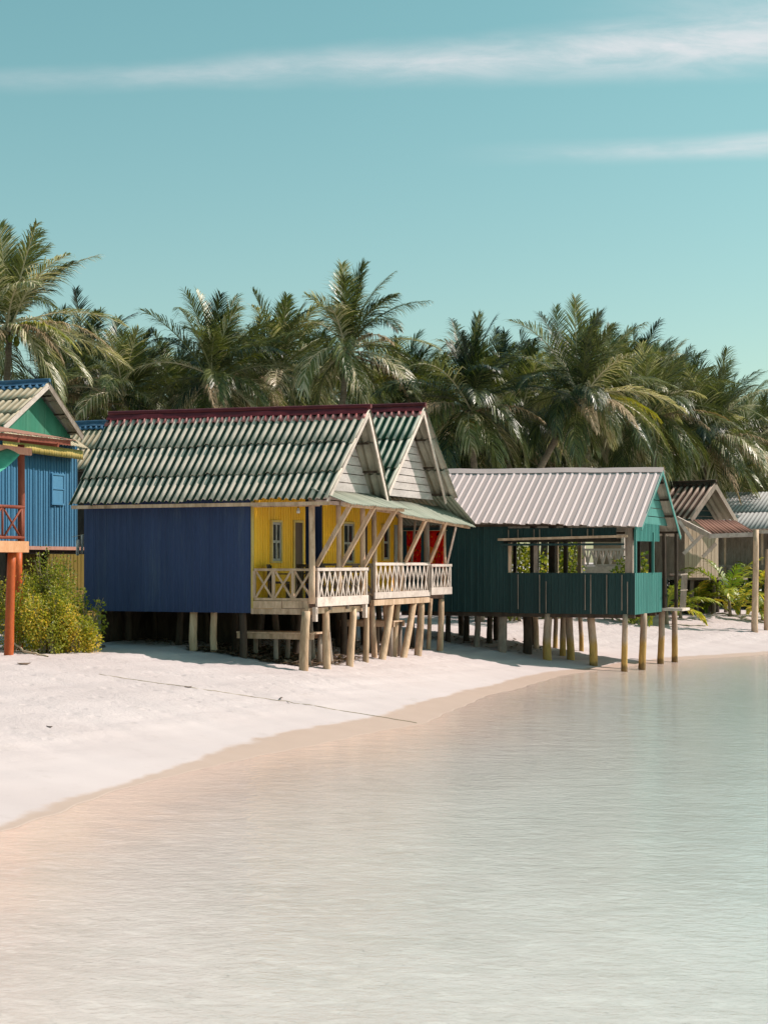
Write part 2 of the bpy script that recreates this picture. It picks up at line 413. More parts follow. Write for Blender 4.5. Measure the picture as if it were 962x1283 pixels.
SINE = [(i / 8.0, 0.5 + 0.5 * math.sin(2 * math.pi * i / 8.0)) for i in range(8)]
RIB = [(0.0, 0.0), (0.55, 0.0), (0.66, 1.0), (0.86, 1.0), (0.97, 0.0)]
PLANK = [(0.0, 0.0), (0.03, 1.0), (0.86, 1.0), (0.89, 0.0)]
WALLRIB = [(0.0, 0.0), (0.30, 0.0), (0.38, 1.0), (0.48, 1.0), (0.56, 0.0), (0.78, 0.0), (0.80, 0.6), (0.83, 0.0)]

def tag(o, label, cat, group=None, kind=None):
    if label: o['label'] = label
    if cat: o['category'] = cat
    if group: o['group'] = group
    if kind: o['kind'] = kind
    return o

def empty(name, loc, rz=0.0):
    o = bpy.data.objects.new(name, None); o.empty_display_size = 0.3
    o.location = loc; o.rotation_euler = (0, 0, rz); COL.objects.link(o)
    ORG[o.name] = (0, 0, loc[2])
    return o

def P(u, v, d):
    return Vector(((u - CU) / F_PX * d, d, CAM_H - (v - HORIZ) / F_PX * d))


# ------------------------------------------------------------------ ground and water
SHORE = [(-160, -160), (-40, -40), (-13, -4), (-7.5, 8), (-5.3, 15), (-4.45, 18.5), (-3.65, 21.3), (-2.75, 24.2), (-1.15, 27.4), (0.7, 30.8), (2.55, 37.6),
         (4.7, 43.4), (6.5, 46.4), (9.4, 51.0), (13.2, 54.2), (22, 60), (42, 72), (120, 130), (300, 330)]
SH = np.array(SHORE, float)

def shore_dist(x, y):
    """signed distance to the waterline, positive on land"""
    x = np.asarray(x, float); y = np.asarray(y, float)
    best = np.full(x.shape, 1e9); sgn = np.ones(x.shape)
    for i in range(len(SH) - 1):
        a = SH[i]; d = SH[i + 1] - a; L2 = d @ d
        t = np.clip(((x - a[0]) * d[0] + (y - a[1]) * d[1]) / L2, 0, 1)
        px = x - (a[0] + t * d[0]); py = y - (a[1] + t * d[1])
        dist = np.hypot(px, py)
        s = np.where(d[0] * py - d[1] * px >= 0, 1.0, -1.0)
        m = dist < best
        best = np.where(m, dist, best); sgn = np.where(m, s, sgn)
    return best * sgn

def wavy(x, y, s, seed):
    return (np.sin(x * s * 1.0 + seed) * np.cos(y * s * 1.13 + seed * 2.1) + 0.6 * np.sin(x * s * 2.17 - y * s * 1.31 + seed * 3.3)
            + 0.4 * np.cos(x * s * 3.71 + y * s * 4.03 + seed * 1.9)) / 2.0

def ground_z(x, y):
    d = shore_dist(x, y)
    d = d + 0.16 * wavy(np.asarray(x, float), np.asarray(y, float), 1.1, 2.0)
    z = np.interp(d, [-60, -25, -12, -5, -2, -0.6, 0, 0.5, 2, 4, 8, 14, 40, 200, 600],
                     [-3.2, -1.5, -0.70, -0.40, -0.18, -0.05, 0, 0.06, 0.24, 0.52, 0.98, 1.15, 1.35, 2.0, 3.0])
    land = np.clip((d - 0.6) / 2.0, 0, 1)
    fx = np.asarray(x, float); fy = np.asarray(y, float)
    z = z + land * (0.035 * wavy(fx, fy, 2.3, 1.0) + 0.022 * wavy(fx, fy, 6.1, 4.0) + 0.012 * wavy(fx, fy, 13.0, 7.0))
    z = z + (1 - land) * 0.006 * wavy(fx, fy * 1.6, 3.1, 3.0) * np.clip(-d, 0, 1)
    return z

def gz(x, y): return float(ground_z(np.array([x]), np.array([y]))[0])

def axis_lines(lo, a, b, hi, step):
    mid = list(np.arange(a, b + 1e-6, step)); L = []; x = a; s = step
    while x > lo: s *= 1.35; x -= s; L.append(x)
    Rr = []; x = mid[-1]; s = step
    while x < hi: s *= 1.35; x += s; Rr.append(x)
    return np.array(L[::-1] + mid + Rr)

def sand_material():
    m, t, p, out = new_mat('beach_sand')
    g = t.add('ShaderNodeNewGeometry'); s = t.add('ShaderNodeSeparateXYZ'); t.l.new(g.outputs['Position'], s.inputs[0])
    pos = g.outputs['Position']
    nl = t.noise(pos, 0.35, 4); nm = t.noise(pos, 2.2, 5, 0.65); nf = t.noise(pos, 17.0, 5, 0.7); ng = t.noise(pos, 90.0, 2)
    dry = t.mix(t.smooth(nl, 0.3, 0.7), (0.510, 0.432, 0.424), (0.555, 0.476, 0.468))
    dry = t.mix(t.smooth(nm, 0.56, 0.72, 0.0, 0.35), dry, (0.43, 0.36, 0.34))
    dry = t.mix(t.smooth(nf, 0.66, 0.78, 0.0, 0.30), dry, (0.33, 0.27, 0.23))
    wetc = t.mix(nm, (0.47, 0.345, 0.285), (0.52, 0.39, 0.33))
    bed = t.mix(t.smooth(nl, 0.3, 0.7), (0.67, 0.540, 0.505), (0.73, 0.595, 0.56))
    bed = t.mix(t.smooth(t.math('ADD', s.outputs[2], t.math('MULTIPLY', t.math('SUBTRACT', nl, 0.5), 0.12)), -0.24, -0.03), bed, (0.76, 0.585, 0.50))
    # sand ripple tones, and the caustic light net put into the bed colour
    rp = t.noise(t.scaled(pos, (1.0, 2.6, 1)), 1.0, 4, 0.55, 0.5)
    bed = t.mix(t.smooth(rp, 0.35, 0.7, 0.0, 0.45), bed, (0.57, 0.47, 0.43))
    rq = t.noise(t.scaled(pos, (3.0, 5.5, 1), (5, 2, 0)), 1.0, 4, 0.6, 0.6)
    bed = t.mix(t.smooth(rq, 0.50, 0.66, 0.0, 0.55), bed, (0.80, 0.67, 0.63))
    zz = t.math('ADD', s.outputs[2], t.math('MULTIPLY', t.math('SUBTRACT', nm, 0.5), 0.04))
    zz = t.math('ADD', zz, t.math('MULTIPLY', t.math('SUBTRACT', nl, 0.5), 0.06))
    run = t.math('ADD', t.smooth(s.outputs[1], 21.0, 29.0, 0.018, 0.105), t.smooth(s.outputs[1], 31.0, 46.0, 0.0, -0.050))
    wet = t.smooth(t.math('SUBTRACT', zz, run), 0.012, -0.010)
    c = t.mix(wet, dry, wetc)
    lap = t.math('ADD', s.outputs[2], t.math('MULTIPLY', t.math('SUBTRACT', nm, 0.5), 0.05))
    bed = t.mix(t.smooth(lap, -0.10, -0.01), bed, (0.80, 0.64, 0.555))
    c = t.mix(t.smooth(s.outputs[2], 0.004, -0.004), c, bed)
    k = t.math('ADD', t.math('MULTIPLY', t.math('SUBTRACT', ng, 0.5), 0.22), 1.0)
    hs = t.add('ShaderNodeVectorMath', operation='SCALE'); t.l.new(c, hs.inputs[0]); t.l.new(k, hs.inputs['Scale'])
    t.l.new(hs.outputs[0], p.inputs['Base Color'])
    t.l.new(t.smooth(wet, 0, 1, 0.95, 0.45), p.inputs['Roughness'])
    p.inputs['Specular IOR Level'].default_value = 0.2
    fp = t.add('ShaderNodeTexVoronoi'); t.l.new(t.scaled(pos, (1, .8, 1)), fp.inputs['Vector']); fp.inputs['Scale'].default_value = 2.6
    foot = t.smooth(fp.outputs['Distance'], 0.0, 0.35)
    dryk = t.smooth(s.outputs[2], 0.15, 0.5)
    h = t.math('ADD', t.math('MULTIPLY', nf, 0.45), t.math('MULTIPLY', nm, 0.9))
    h = t.math('ADD', h, t.math('MULTIPLY', foot, 0.55))
    h = t.math('MULTIPLY', h, dryk)
    bn = t.add('ShaderNodeBump'); bn.inputs['Strength'].default_value = 0.48; bn.inputs['Distance'].default_value = 0.10
    t.l.new(h, bn.inputs['Height']); t.l.new(bn.outputs[0], p.inputs['Normal'])
    return m
M['sand'] = sand_material()

def build_ground():
    xs = axis_lines(-900, -14, 22, 1200, 0.16); ys = axis_lines(-300, 9, 84, 2200, 0.22)
    XX, YY = np.meshgrid(xs, ys)
    ZZ = ground_z(XX.ravel(), YY.ravel())
    V = np.stack([XX.ravel(), YY.ravel(), ZZ], 1)
    nx, ny = len(xs), len(ys)
    idx = np.arange(nx * ny).reshape(ny, nx)
    Fq = np.stack([idx[:-1, :-1], idx[:-1, 1:], idx[1:, 1:], idx[1:, :-1]], -1).reshape(-1, 4)
    me = bpy.data.meshes.new('beach')
    me.vertices.add(len(V)); me.vertices.foreach_set('co', V.ravel())
    me.loops.add(Fq.size); me.loops.foreach_set('vertex_index', Fq.ravel())
    me.polygons.add(len(Fq)); me.polygons.foreach_set('loop_start', np.arange(len(Fq)) * 4)
    me.polygons.foreach_set('loop_total', np.full(len(Fq), 4)); me.polygons.foreach_set('use_smooth', np.ones(len(Fq), bool))
    me.update(); me.validate()
    me.materials.append(M['sand'])
    o = bpy.data.objects.new('beach', me); COL.objects.link(o)
    tag(o, 'pale white sand beach sloping down to the water', 'beach', None, 'structure')
build_ground()

def water_material():
    m, t, p, out = new_mat('shallow_sea_water')
    t.n.remove(p)
    g = t.add('ShaderNodeNewGeometry'); pos = g.outputs['Position']
    # the breeze writes long low ripples: crests roughly along x
    n1 = t.noise(t.scaled(pos, (1.5, 2.3, 1)), 1.0, 3, 0.55, 0.4)
    n2 = t.noise(t.scaled(pos, (6.5, 8.5, 1), (7, 3, 0)), 1.0, 3, 0.55, 0.35)
    n3 = t.noise(t.scaled(pos, (17.0, 21.0, 1), (1, 9, 0)), 1.0, 2, 0.5, 0.2)
    h = t.math('ADD', t.math('MULTIPLY', n1, 0.012), t.math('ADD', t.math('MULTIPLY', n2, 0.0078), t.math('MULTIPLY', n3, 0.0030)))
    bn = t.add('ShaderNodeBump'); bn.inputs['Strength'].default_value = 1.0; bn.inputs['Distance'].default_value = 1.0
    t.l.new(h, bn.inputs['Height'])
    fr = t.add('ShaderNodeFresnel'); fr.inputs[0].default_value = 1.33; t.l.new(bn.outputs[0], fr.inputs['Normal'])
    gl = t.add('ShaderNodeBsdfGlossy'); gl.inputs['Roughness'].default_value = 0.16; t.l.new(bn.outputs[0], gl.inputs['Normal'])
    tr = t.add('ShaderNodeBsdfTransparent')
    mx = t.add('ShaderNodeMixShader'); t.l.new(fr.outputs[0], mx.inputs[0]); t.l.new(tr.outputs[0], mx.inputs[1]); t.l.new(gl.outputs[0], mx.inputs[2])
    t.l.new(mx.outputs[0], out.inputs['Surface'])
    va = t.add('ShaderNodeVolumeAbsorption'); va.inputs['Color'].default_value = (0.38, 0.91, 0.93, 1); va.inputs['Density'].default_value = 0.15
    t.l.new(va.outputs[0], out.inputs['Volume'])
    return m
M['water'] = water_material()

def build_water():
    b = MB(); b.box(-200, 1400, -280, 2400, -6.0, 0.0)
    o = b.build('sea_water', 'water'); tag(o, 'clear shallow sea with fine ripples over pale sand', 'sea', None, 'structure')
build_water()


# ------------------------------------------------------------------ hut helpers
TH = R(-23.4)
FX, FY = -math.sin(TH), math.cos(TH)          # local y (along the front) in world
OXV, OYV = math.cos(TH), math.sin(TH)         # local x (out of the front) in world

class Frame:
    def __init__(self, x0, y0, th=TH):
        self.x0, self.y0, self.th = x0, y0, th
        self.c, self.s = math.cos(th), math.sin(th)
    def world(self, x, y): return (self.x0 + x * self.c - y * self.s, self.y0 + x * self.s + y * self.c)
    def gz(self, x, y): return gz(*self.world(x, y))
    def y_for(self, u, x):
        k = (u - CU) / F_PX
        return (k * (self.y0 + x * self.s) - (self.x0 + x * self.c)) / (-self.s - k * self.c)
    def x_for(self, u, y):
        k = (u - CU) / F_PX
        return (k * (self.y0 + y * self.c) - (self.x0 - y * self.s)) / (self.c - k * self.s)
    def root(self, name, label, cat, group=None, zx=-1.5, zy=1.8):
        X0, Y0 = self.world(0, 0)
        o = empty(name, (X0, Y0, self.gz(zx, zy)), self.th)
        return tag(o, label, cat, group)

def stilt(fr, root, x, y, ztop, r, lean=(0, 0), m='post_wood', seed=None, sink=0.35):
    """lean: offset of the foot from the head, in local x, y"""
    seed = rng.uniform(0, 50) if seed is None else seed
    bx, by = x + lean[0], y + lean[1]
    zb = fr.gz(bx, by) - sink
    b = MB(); b.cyl((bx, by, zb), (x, y, ztop), r * 1.12, r * 0.95, 10, 8, r * 0.22, seed, True, 0.06)
    return b.build('stilt', m, root, smooth=True)

def gable_boards(b, x, yl, yr, z0, za, n, thick=0.022, gap=0.022):
    """lapped horizontal boards filling a triangle in the y-z plane at x"""
    ym = (yl + yr) / 2; h = (za - z0) / n
    for i in range(n):
        a = z0 + i * h; c = a + h - gap
        ta = (a - z0) / (za - z0); tc_ = min(1.0, (c - z0) / (za - z0))
        poly = [(yl + (ym - yl) * ta, a), (yr + (ym - yr) * ta, a), (yr + (ym - yr) * tc_, c), (yl + (ym - yl) * tc_, c)]
        o = x + (0.006 if i % 2 else 0.0) + rng.uniform(-.004, .004)
        b.prism(poly, 'x', o - thick, o)

def roof_pair(root, prof, period, amp, m, xf, xb, y0, ym, y1, ze, zr, courses, m_far=None, ridge_out=0.0, seed=1, far_extra=0.0, zef=None, ze_b=None, zr_b=None, lift=0.03, jit=0.014):
    zef = ze if zef is None else zef; ze_b = ze if ze_b is None else ze_b; zr_b = zr if zr_b is None else zr_b
    b = MB(); b.sheet((xf, y0, ze), (xb, y0, ze_b), (xf + ridge_out, ym, zr), (xb, ym, zr_b), prof, period, amp, (0, -.5, 1), courses, 0.05, lift, 3, jit, seed)
    near = b.build('roof', m, root, smooth=prof is SINE, solid=0.012)
    b = MB(); b.sheet((xf + far_extra, y1, zef), (xb, y1, zef), (xf + ridge_out, ym, zr), (xb, ym, zr_b), prof, period, amp, (0, .5, 1), courses, 0.05, lift, 3, jit, seed + 1)
    far = b.build('roof', m_far or m, root, smooth=prof is SINE, solid=0.012)
    return near, far

def ridge_cap(root, parent, prof, period, amp, m, xf, xb, ym, zr, slope_n, slope_f, width=0.26, ridge_out=0.0, zr_b=None, edge=None):
    """plain bent cap, its lower edge scalloped over the crests of the sheet"""
    zr_b = zr if zr_b is None else zr_b
    b = MB(); e = MB()
    for sgn, sl in ((-1, slope_n), (1, slope_f)):
        def pt(x, wd, z0, lift): return (x, ym + sgn * (wd * math.cos(sl) + lift * math.sin(sl)), z0 - wd * math.sin(sl) + lift * math.cos(sl))
        w1 = width * .70; L0 = amp + .022
        b.sheet(pt(xf + ridge_out * .9, w1, zr, L0), pt(xb, w1, zr_b, L0), pt(xf + ridge_out, 0, zr, L0), pt(xb, 0, zr_b, L0), [(0, 0), (.5, 0)], .4, 0, (0, sgn * .5, 1), 1, 0, 0, 1)
        e.sheet(pt(xf + ridge_out * .85, width * 1.38, zr, .030), pt(xb, width * 1.38, zr_b, .030), pt(xf + ridge_out * .9, w1 * .96, zr, .026), pt(xb, w1 * .96, zr_b, .026), prof, period, amp, (0, sgn * .5, 1), 1, 0, 0, 2, 0, 3)
    b.cyl((xf + ridge_out + .02, ym, zr + amp + .04), (xb - .02, ym, zr_b + amp + .04), .05, .05, 8, 2, 0, 0)
    cap = b.build('ridge_cap', m, parent, smooth=False, solid=0.01)
    e.build('cap_scallops', edge or m, parent, smooth=True, solid=0.008)
    return cap

def window(root, x, y0, y1, z0, z1, m='window_gray', cols=2, rows=2, fw=0.055):
    """framed window standing proud of a wall that faces local +x at x"""
    b = MB()
    b.box(x - .02, x + .035, y0, y0 + fw, z0, z1); b.box(x - .02, x + .035, y1 - fw, y1, z0, z1)
    b.box(x - .02, x + .033, y0 + fw, y1 - fw, z0, z0 + fw); b.box(x - .02, x + .033, y0 + fw, y1 - fw, z1 - fw, z1)
    for i in range(1, cols):
        c = y0 + (y1 - y0) * i / cols; b.box(x - .02, x + .030, c - .03, c + .03, z0 + fw, z1 - fw)
    for i in range(1, rows):
        c = z0 + (z1 - z0) * i / rows
        for k in range(cols):
            ya = y0 + (y1 - y0) * k / cols + (.03 if k else fw); yb = y0 + (y1 - y0) * (k + 1) / cols - (.03 if k < cols - 1 else fw)
            b.box(x - .02, x + .027, ya, yb, c - .03, c + .03)
    w_ = b.build('window', m, root)
    g = MB(); g.box(x + .002, x + .012, y0 + fw * .6, y1 - fw * .6, z0 + fw * .6, z1 - fw * .6)
    g.build('pane', 'glass', w_)
    s = MB(); s.box(x - .02, x + .055, y0 - .05, y1 + .05, z1 + .002, z1 + .05); s.box(x - .02, x + .055, y0 - .05, y1 + .05, z0 - .05, z0 - .002); s.box(x - .02, x + .055, y0 - .05, y0 - .002, z0 - .002, z1 + .002); s.box(x - .02, x + .055, y1 + .002, y1 + .05, z0 - .002, z1 + .002)
    s.build('window_trim', 'yellow_trim', w_)
    return w_

def lattice_rail(root, x, y0, y1, zb, zt, n, board=0.22, m='pale_wood', slat=0.05, low_board=True):
    """railing in the y-z plane: handrail, bottom board, end stiles and two layers of crossing slats"""
    b = MB()
    b.box(x - .03, x + .035, y0 - .04, y1 + .04, zt - .075, zt)
    b.box(x - .022, x + .022, y0, y0 + .07, zb + board, zt - .077); b.box(x - .022, x + .022, y1 - .07, y1, zb + board, zt - .077)
    zl, zh = zb + board, zt - .08
    W = (y1 - y0 - .14) / n
    for i in range(n):
        a = y0 + .07 + i * W
        j = rng.uniform(-.02, .02)
        b.beam((x + .012, a + .02, zl), (x + .012, a + W - .02 + j, zh), .022, slat, (1, 0, 0)) if False else None
        for (ya, yb, dx) in ((a + .03, a + W - .03 + j, .013), (a + W - .03 - j, a + .03, -.013)):
            p0 = Vector((x + dx, ya, zl)); p1 = Vector((x + dx, yb, zh)); d = (p1 - p0).normalized()
            s_ = Vector((0, d.z, -d.y)) * slat / 2
            vs = []
            for e in (-.009, .009):
                for p in (p0 - s_, p0 + s_, p1 + s_, p1 - s_): vs.append((p.x + e, p.y, p.z))
            b.add(vs, [(0, 1, 2, 3), (7, 6, 5, 4), (0, 4, 5, 1), (1, 5, 6, 2), (2, 6, 7, 3), (3, 7, 4, 0)])
    r = b.build('railing', m, root)
    if low_board:
        c = MB(); c.box(x - .02, x + .03, y0 - .05, y1 + .05, zb, zb + board - .003); c.build('bottom_board', m, r)
    return r

def cross_rail(root, x0, x1, y, zb, zt, n, m='tan_wood', t=0.05):
    """side railing in the x-z plane: two rails, uprights and one X per bay"""
    b = MB()
    b.box(x0, x1, y - .03, y + .03, zt - .06, zt); b.box(x0, x1, y - .025, y + .025, zb, zb + .06)
    W = (x1 - x0) / n
    for i in range(n + 1):
        c = x0 + i * W; b.box(c - .035, c + .035, y - .027, y + .028, zb + .062, zt - .062)
    for i in range(n):
        a, e = x0 + i * W + .04, x0 + (i + 1) * W - .04
        b.beam((a, y - .015, zb + .06), (e, y - .015, zt - .06), .02, t); b.beam((a, y + .012, zt - .06), (e, y + .012, zb + .06), .02, t)
    return b.build('railing', m, root)


# ------------------------------------------------------------------ the deep blue hut
def blue_hut():
    fr = Frame(-1.287, 37.4)
    rt = fr.root('beach_hut', 'deep blue hut with yellow porch wall and worn roof, nearest in the middle', 'hut', 'stilt huts on the beach')
    W, ze, zr, ym = 3.65, 4.57, 6.80, 1.82
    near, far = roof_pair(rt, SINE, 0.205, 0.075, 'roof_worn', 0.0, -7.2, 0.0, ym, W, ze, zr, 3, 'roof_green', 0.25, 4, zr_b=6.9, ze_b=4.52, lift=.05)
    sl = math.atan2(zr - ze, ym)
    ridge_cap(rt, near, SINE, 0.205, 0.075, 'cap_red', 0.0, -7.22, ym, zr, sl, sl, 0.24, 0.25, 6.9, 'cap_red_lit')
    # walls
    zf = 1.88
    for y, s in ((0.40, -1), (3.25, 1)):
        b = MB(); b.sheet((-7.06, y, zf - (.0 if s < 0 else 0)), (-2.216, y, zf), (-7.06, y, 4.85), (-2.216, y, 4.85), WALLRIB, 0.19, 0.012, (0, s, 0), 1, 0, 0, 2)
        b.build('wall', 'blue', rt, solid=0.03)
    b = MB(); b.sheet((-2.214, .43, zf), (-2.214, 3.22, zf), (-2.214, .43, 4.9), (-2.214, 3.22, 4.9), PLANK, 0.14, 0.032, (1, 0, 0), 1, 0, 0, 1)
    b.build('wall', 'yellow', rt, solid=0.03, label='yellow planked porch wall')
    b = MB(); b.box(-7.05, -7.0, .43, 3.22, zf, 4.85); b.build('wall', 'blue', rt)
    b = MB(); b.box(-2.26, -2.20, .375, .425, zf - .02, 4.7); b.build('corner_trim', 'yellow_trim', rt)
    # gable of whitewashed boards under the overhang
    b = MB(); gable_boards(b, -.42, 0.14, W - .14, 4.62, 6.66, 9); b.build('gable_wall', 'gable_wood', rt)
    b = MB(); gable_boards(b, -6.9, 0.2, W - .2, 4.6, 6.60, 6); b.build('gable_wall', 'blue', rt)
    for y0, y1, n in ((0.0, ym, 0), (W, ym, 1)):
        b = MB(); b.beam((-.04, y0, ze - .06), (.21, ym, zr - .06), .03, .10, (0, (-1 if n == 0 else 1), 1)); b.build('bargeboard', 'pale_wood', rt)
    for sgn, ya in ((-1, 0.0), (1, W)):
        for t in (0.12, 0.42, 0.72):
            yy = ya + (ym - ya) * t; zz = ze + (zr - ze) * t - .10
            b = MB(); b.box(-7.0, -.02, yy - .03, yy + .03, zz - .05, zz); b.build('purlin', 'dark_wood', rt)
    b = MB(); b.box(-7.15, 0.0, -.02, .04, ze - .12, ze - .035); b.build('fascia', 'tan_wood', rt)
    # floor, deck and beams
    b = MB(); b.box(-7.0, -2.25, .44, 3.2, zf + .01, zf + .10); b.build('floor', 'gray_wood', rt)
    b = MB()
    for i in range(12):
        a = .42 + i * .245; b.box(-2.18, -.56, a, a + .232, 2.14, 2.185 + rng.uniform(-.004, .004))
    b.build('deck', 'tan_wood', rt)
    b = MB(); b.box(-2.19, -1.42, .355, .405, 2.0, 2.175); b.box(-1.40, -.72, .352, .402, 2.01, 2.18); b.build('deck_edge', 'tan_wood', rt)
    b = MB(); b.box(-2.25, -.50, .36, .41, 1.86, 1.995); b.build('beam', 'tan_wood', rt)
    for y in (1.4, 2.4, 3.3):
        b = MB(); b.box(-2.3, -.60, y - .05, y + .05, 1.95, 2.12); b.build('beam', 'gray_wood', rt)
    b = MB(); b.beam((-.70, .25, 1.95), (-.70, 3.55, 1.93), .09, .14); b.build('beam', 'tan_wood', rt)
    for y in (.40, 3.3):
        b = MB(); b.box(-.60, -.50, y - .06, y + .04, 1.70, 2.04); b.build('beam_end', 'pale_wood', rt)
    # railing
    lattice_rail(rt, -.53, .47, 3.36, 2.05, 2.975, 9, 0.23)
    cross_rail(rt, -2.18, -.62, .40, 2.19, 2.96, 3, 'tan_wood')
    cross_rail(rt, -2.1, -.62, 3.30, 2.19, 2.9, 3, 'gray_wood')
    # posts and braces
    for k, (u, r) in enumerate(((390.5, .078), (424, .065), (454, .07))):
        y = fr.y_for(u, -.60)
        b = MB(); b.cyl((-.60, y, 2.12), (-.60, y, 4.72), r, r * .92, 10, 6, .012, k * 3.1, True, .05); b.build('post', ('tan_wood', 'tan_wood', 'tan_wood')[k], rt, smooth=True)
    for k, y in enumerate((.46, 1.85, 3.22)):
        b = MB(); b.beam((-.545, y, 3.02), (.33, y + .02, 4.46), .085, .10); b.build('brace', ('tan_wood', 'tan_wood', 'tan_wood')[k], rt)
    b = MB(); b.beam((.31, .15, 4.46), (.31, 3.75, 4.44), .07, .09); b.build('beam', 'tan_wood', rt)
    b = MB(); b.box(-2.2, -.45, .36, .46, 4.44, 4.55); b.build('beam', 'tan_wood', rt)
    b = MB(); b.beam((-.60, .36, 4.56), (-.60, 3.3, 4.56), .08, .09); b.build('beam', 'pale_wood', rt)
    b = MB(); b.sheet((.52, 0.05, 4.46), (.52, 3.86, 4.44), (-.5, 0.05, 4.84), (-.5, 3.86, 4.84), SINE, .16, .034, (.3, 0, 1), 1, 0, 0, 3)
    b.build('awning', 'awning_green', rt, smooth=True, solid=.006)
    # door, window, lamp
    b = MB(); b.box(-2.21, -2.165, 2.55, 2.98, 2.19, 4.12); dr = b.build('door', 'brown_door', rt)
    b = MB(); b.box(-2.215, -2.150, 2.48, 2.548, 2.19, 4.18); b.box(-2.215, -2.150, 2.982, 3.05, 2.19, 4.18); b.box(-2.215, -2.152, 2.55, 2.98, 4.122, 4.18); b.build('door_frame', 'yellow_trim', dr)
    window(rt, -2.175, 1.26, 1.74, 3.14, 4.10, fw=.06)
    y = fr.y_for(373.5, -1.3)
    b = MB(); b.cyl((-1.3, y, 4.42), (-1.3, y, 4.56), .008, .008, 6, 1); hl = b.build('lamp_cord', 'black', rt)
    b = MB(); b.cyl((-1.3, y, 4.30), (-1.3, y, 4.38), .045, .045, 10, 2); b.cyl((-1.3, y, 4.38), (-1.3, y, 4.43), .03, .022, 10, 1); b.build('light_bulb', 'bulb', hl, smooth=True)
    # stilts: the front row under the porch, then the rows under the room
    for u, lean, r in ((383, (.02, -.15), .105), (408.5, (.03, 0), .09), (442.5, (-.02, -.2), .09), (459.5, (0, -.1), .075)):
        y = fr.y_for(u, -.66 if u < 455 else -.8)
        stilt(fr, rt, -.66 if u < 455 else -.8, y, 1.95, r, lean)
    for (u, y, m_, r) in ((242, .6, 'post_wood', .10), (268, .75, 'post_wood', .085), (304, .5, 'dark_wood', .09), (124, .5, 'gray_wood', .05)):
        stilt(fr, rt, fr.x_for(u, y), y, 1.9, r, (0, .05), m_)
    for x in (-6.6, -5.0, -3.4, -2.3):
        for y in (1.7, 3.0): stilt(fr, rt, x, y, 1.9, .085, (rng.uniform(-.08, .08), rng.uniform(-.1, .1)), 'dark_wood')
    b = MB(); b.sheet((-6.95, 3.1, .6), (-3.5, 3.1, .6), (-6.95, 3.1, 1.95), (-3.5, 3.1, 1.95), PLANK, .2, .012, (0, -1, 0), 1, 0, 0, 1); b.build('dark_screen', 'dark_wood', rt, solid=.03)  # added dark sheets standing for the black shade under the floor
    b = MB(); b.sheet((-6.9, .9, .6), (-6.9, 3.08, .6), (-6.9, .9, 1.95), (-6.9, 3.08, 1.95), PLANK, .2, .012, (1, 0, 0), 1, 0, 0, 1); b.build('dark_screen', 'dark_wood', rt, solid=.03)  # added end sheet, keeps bright sand out of the painted dark
    for x in (-1.6, -1.1): stilt(fr, rt, x, 2.2, 1.95, .08, (.05, .1), 'gray_wood')
    return fr
frame_blue = blue_hut()


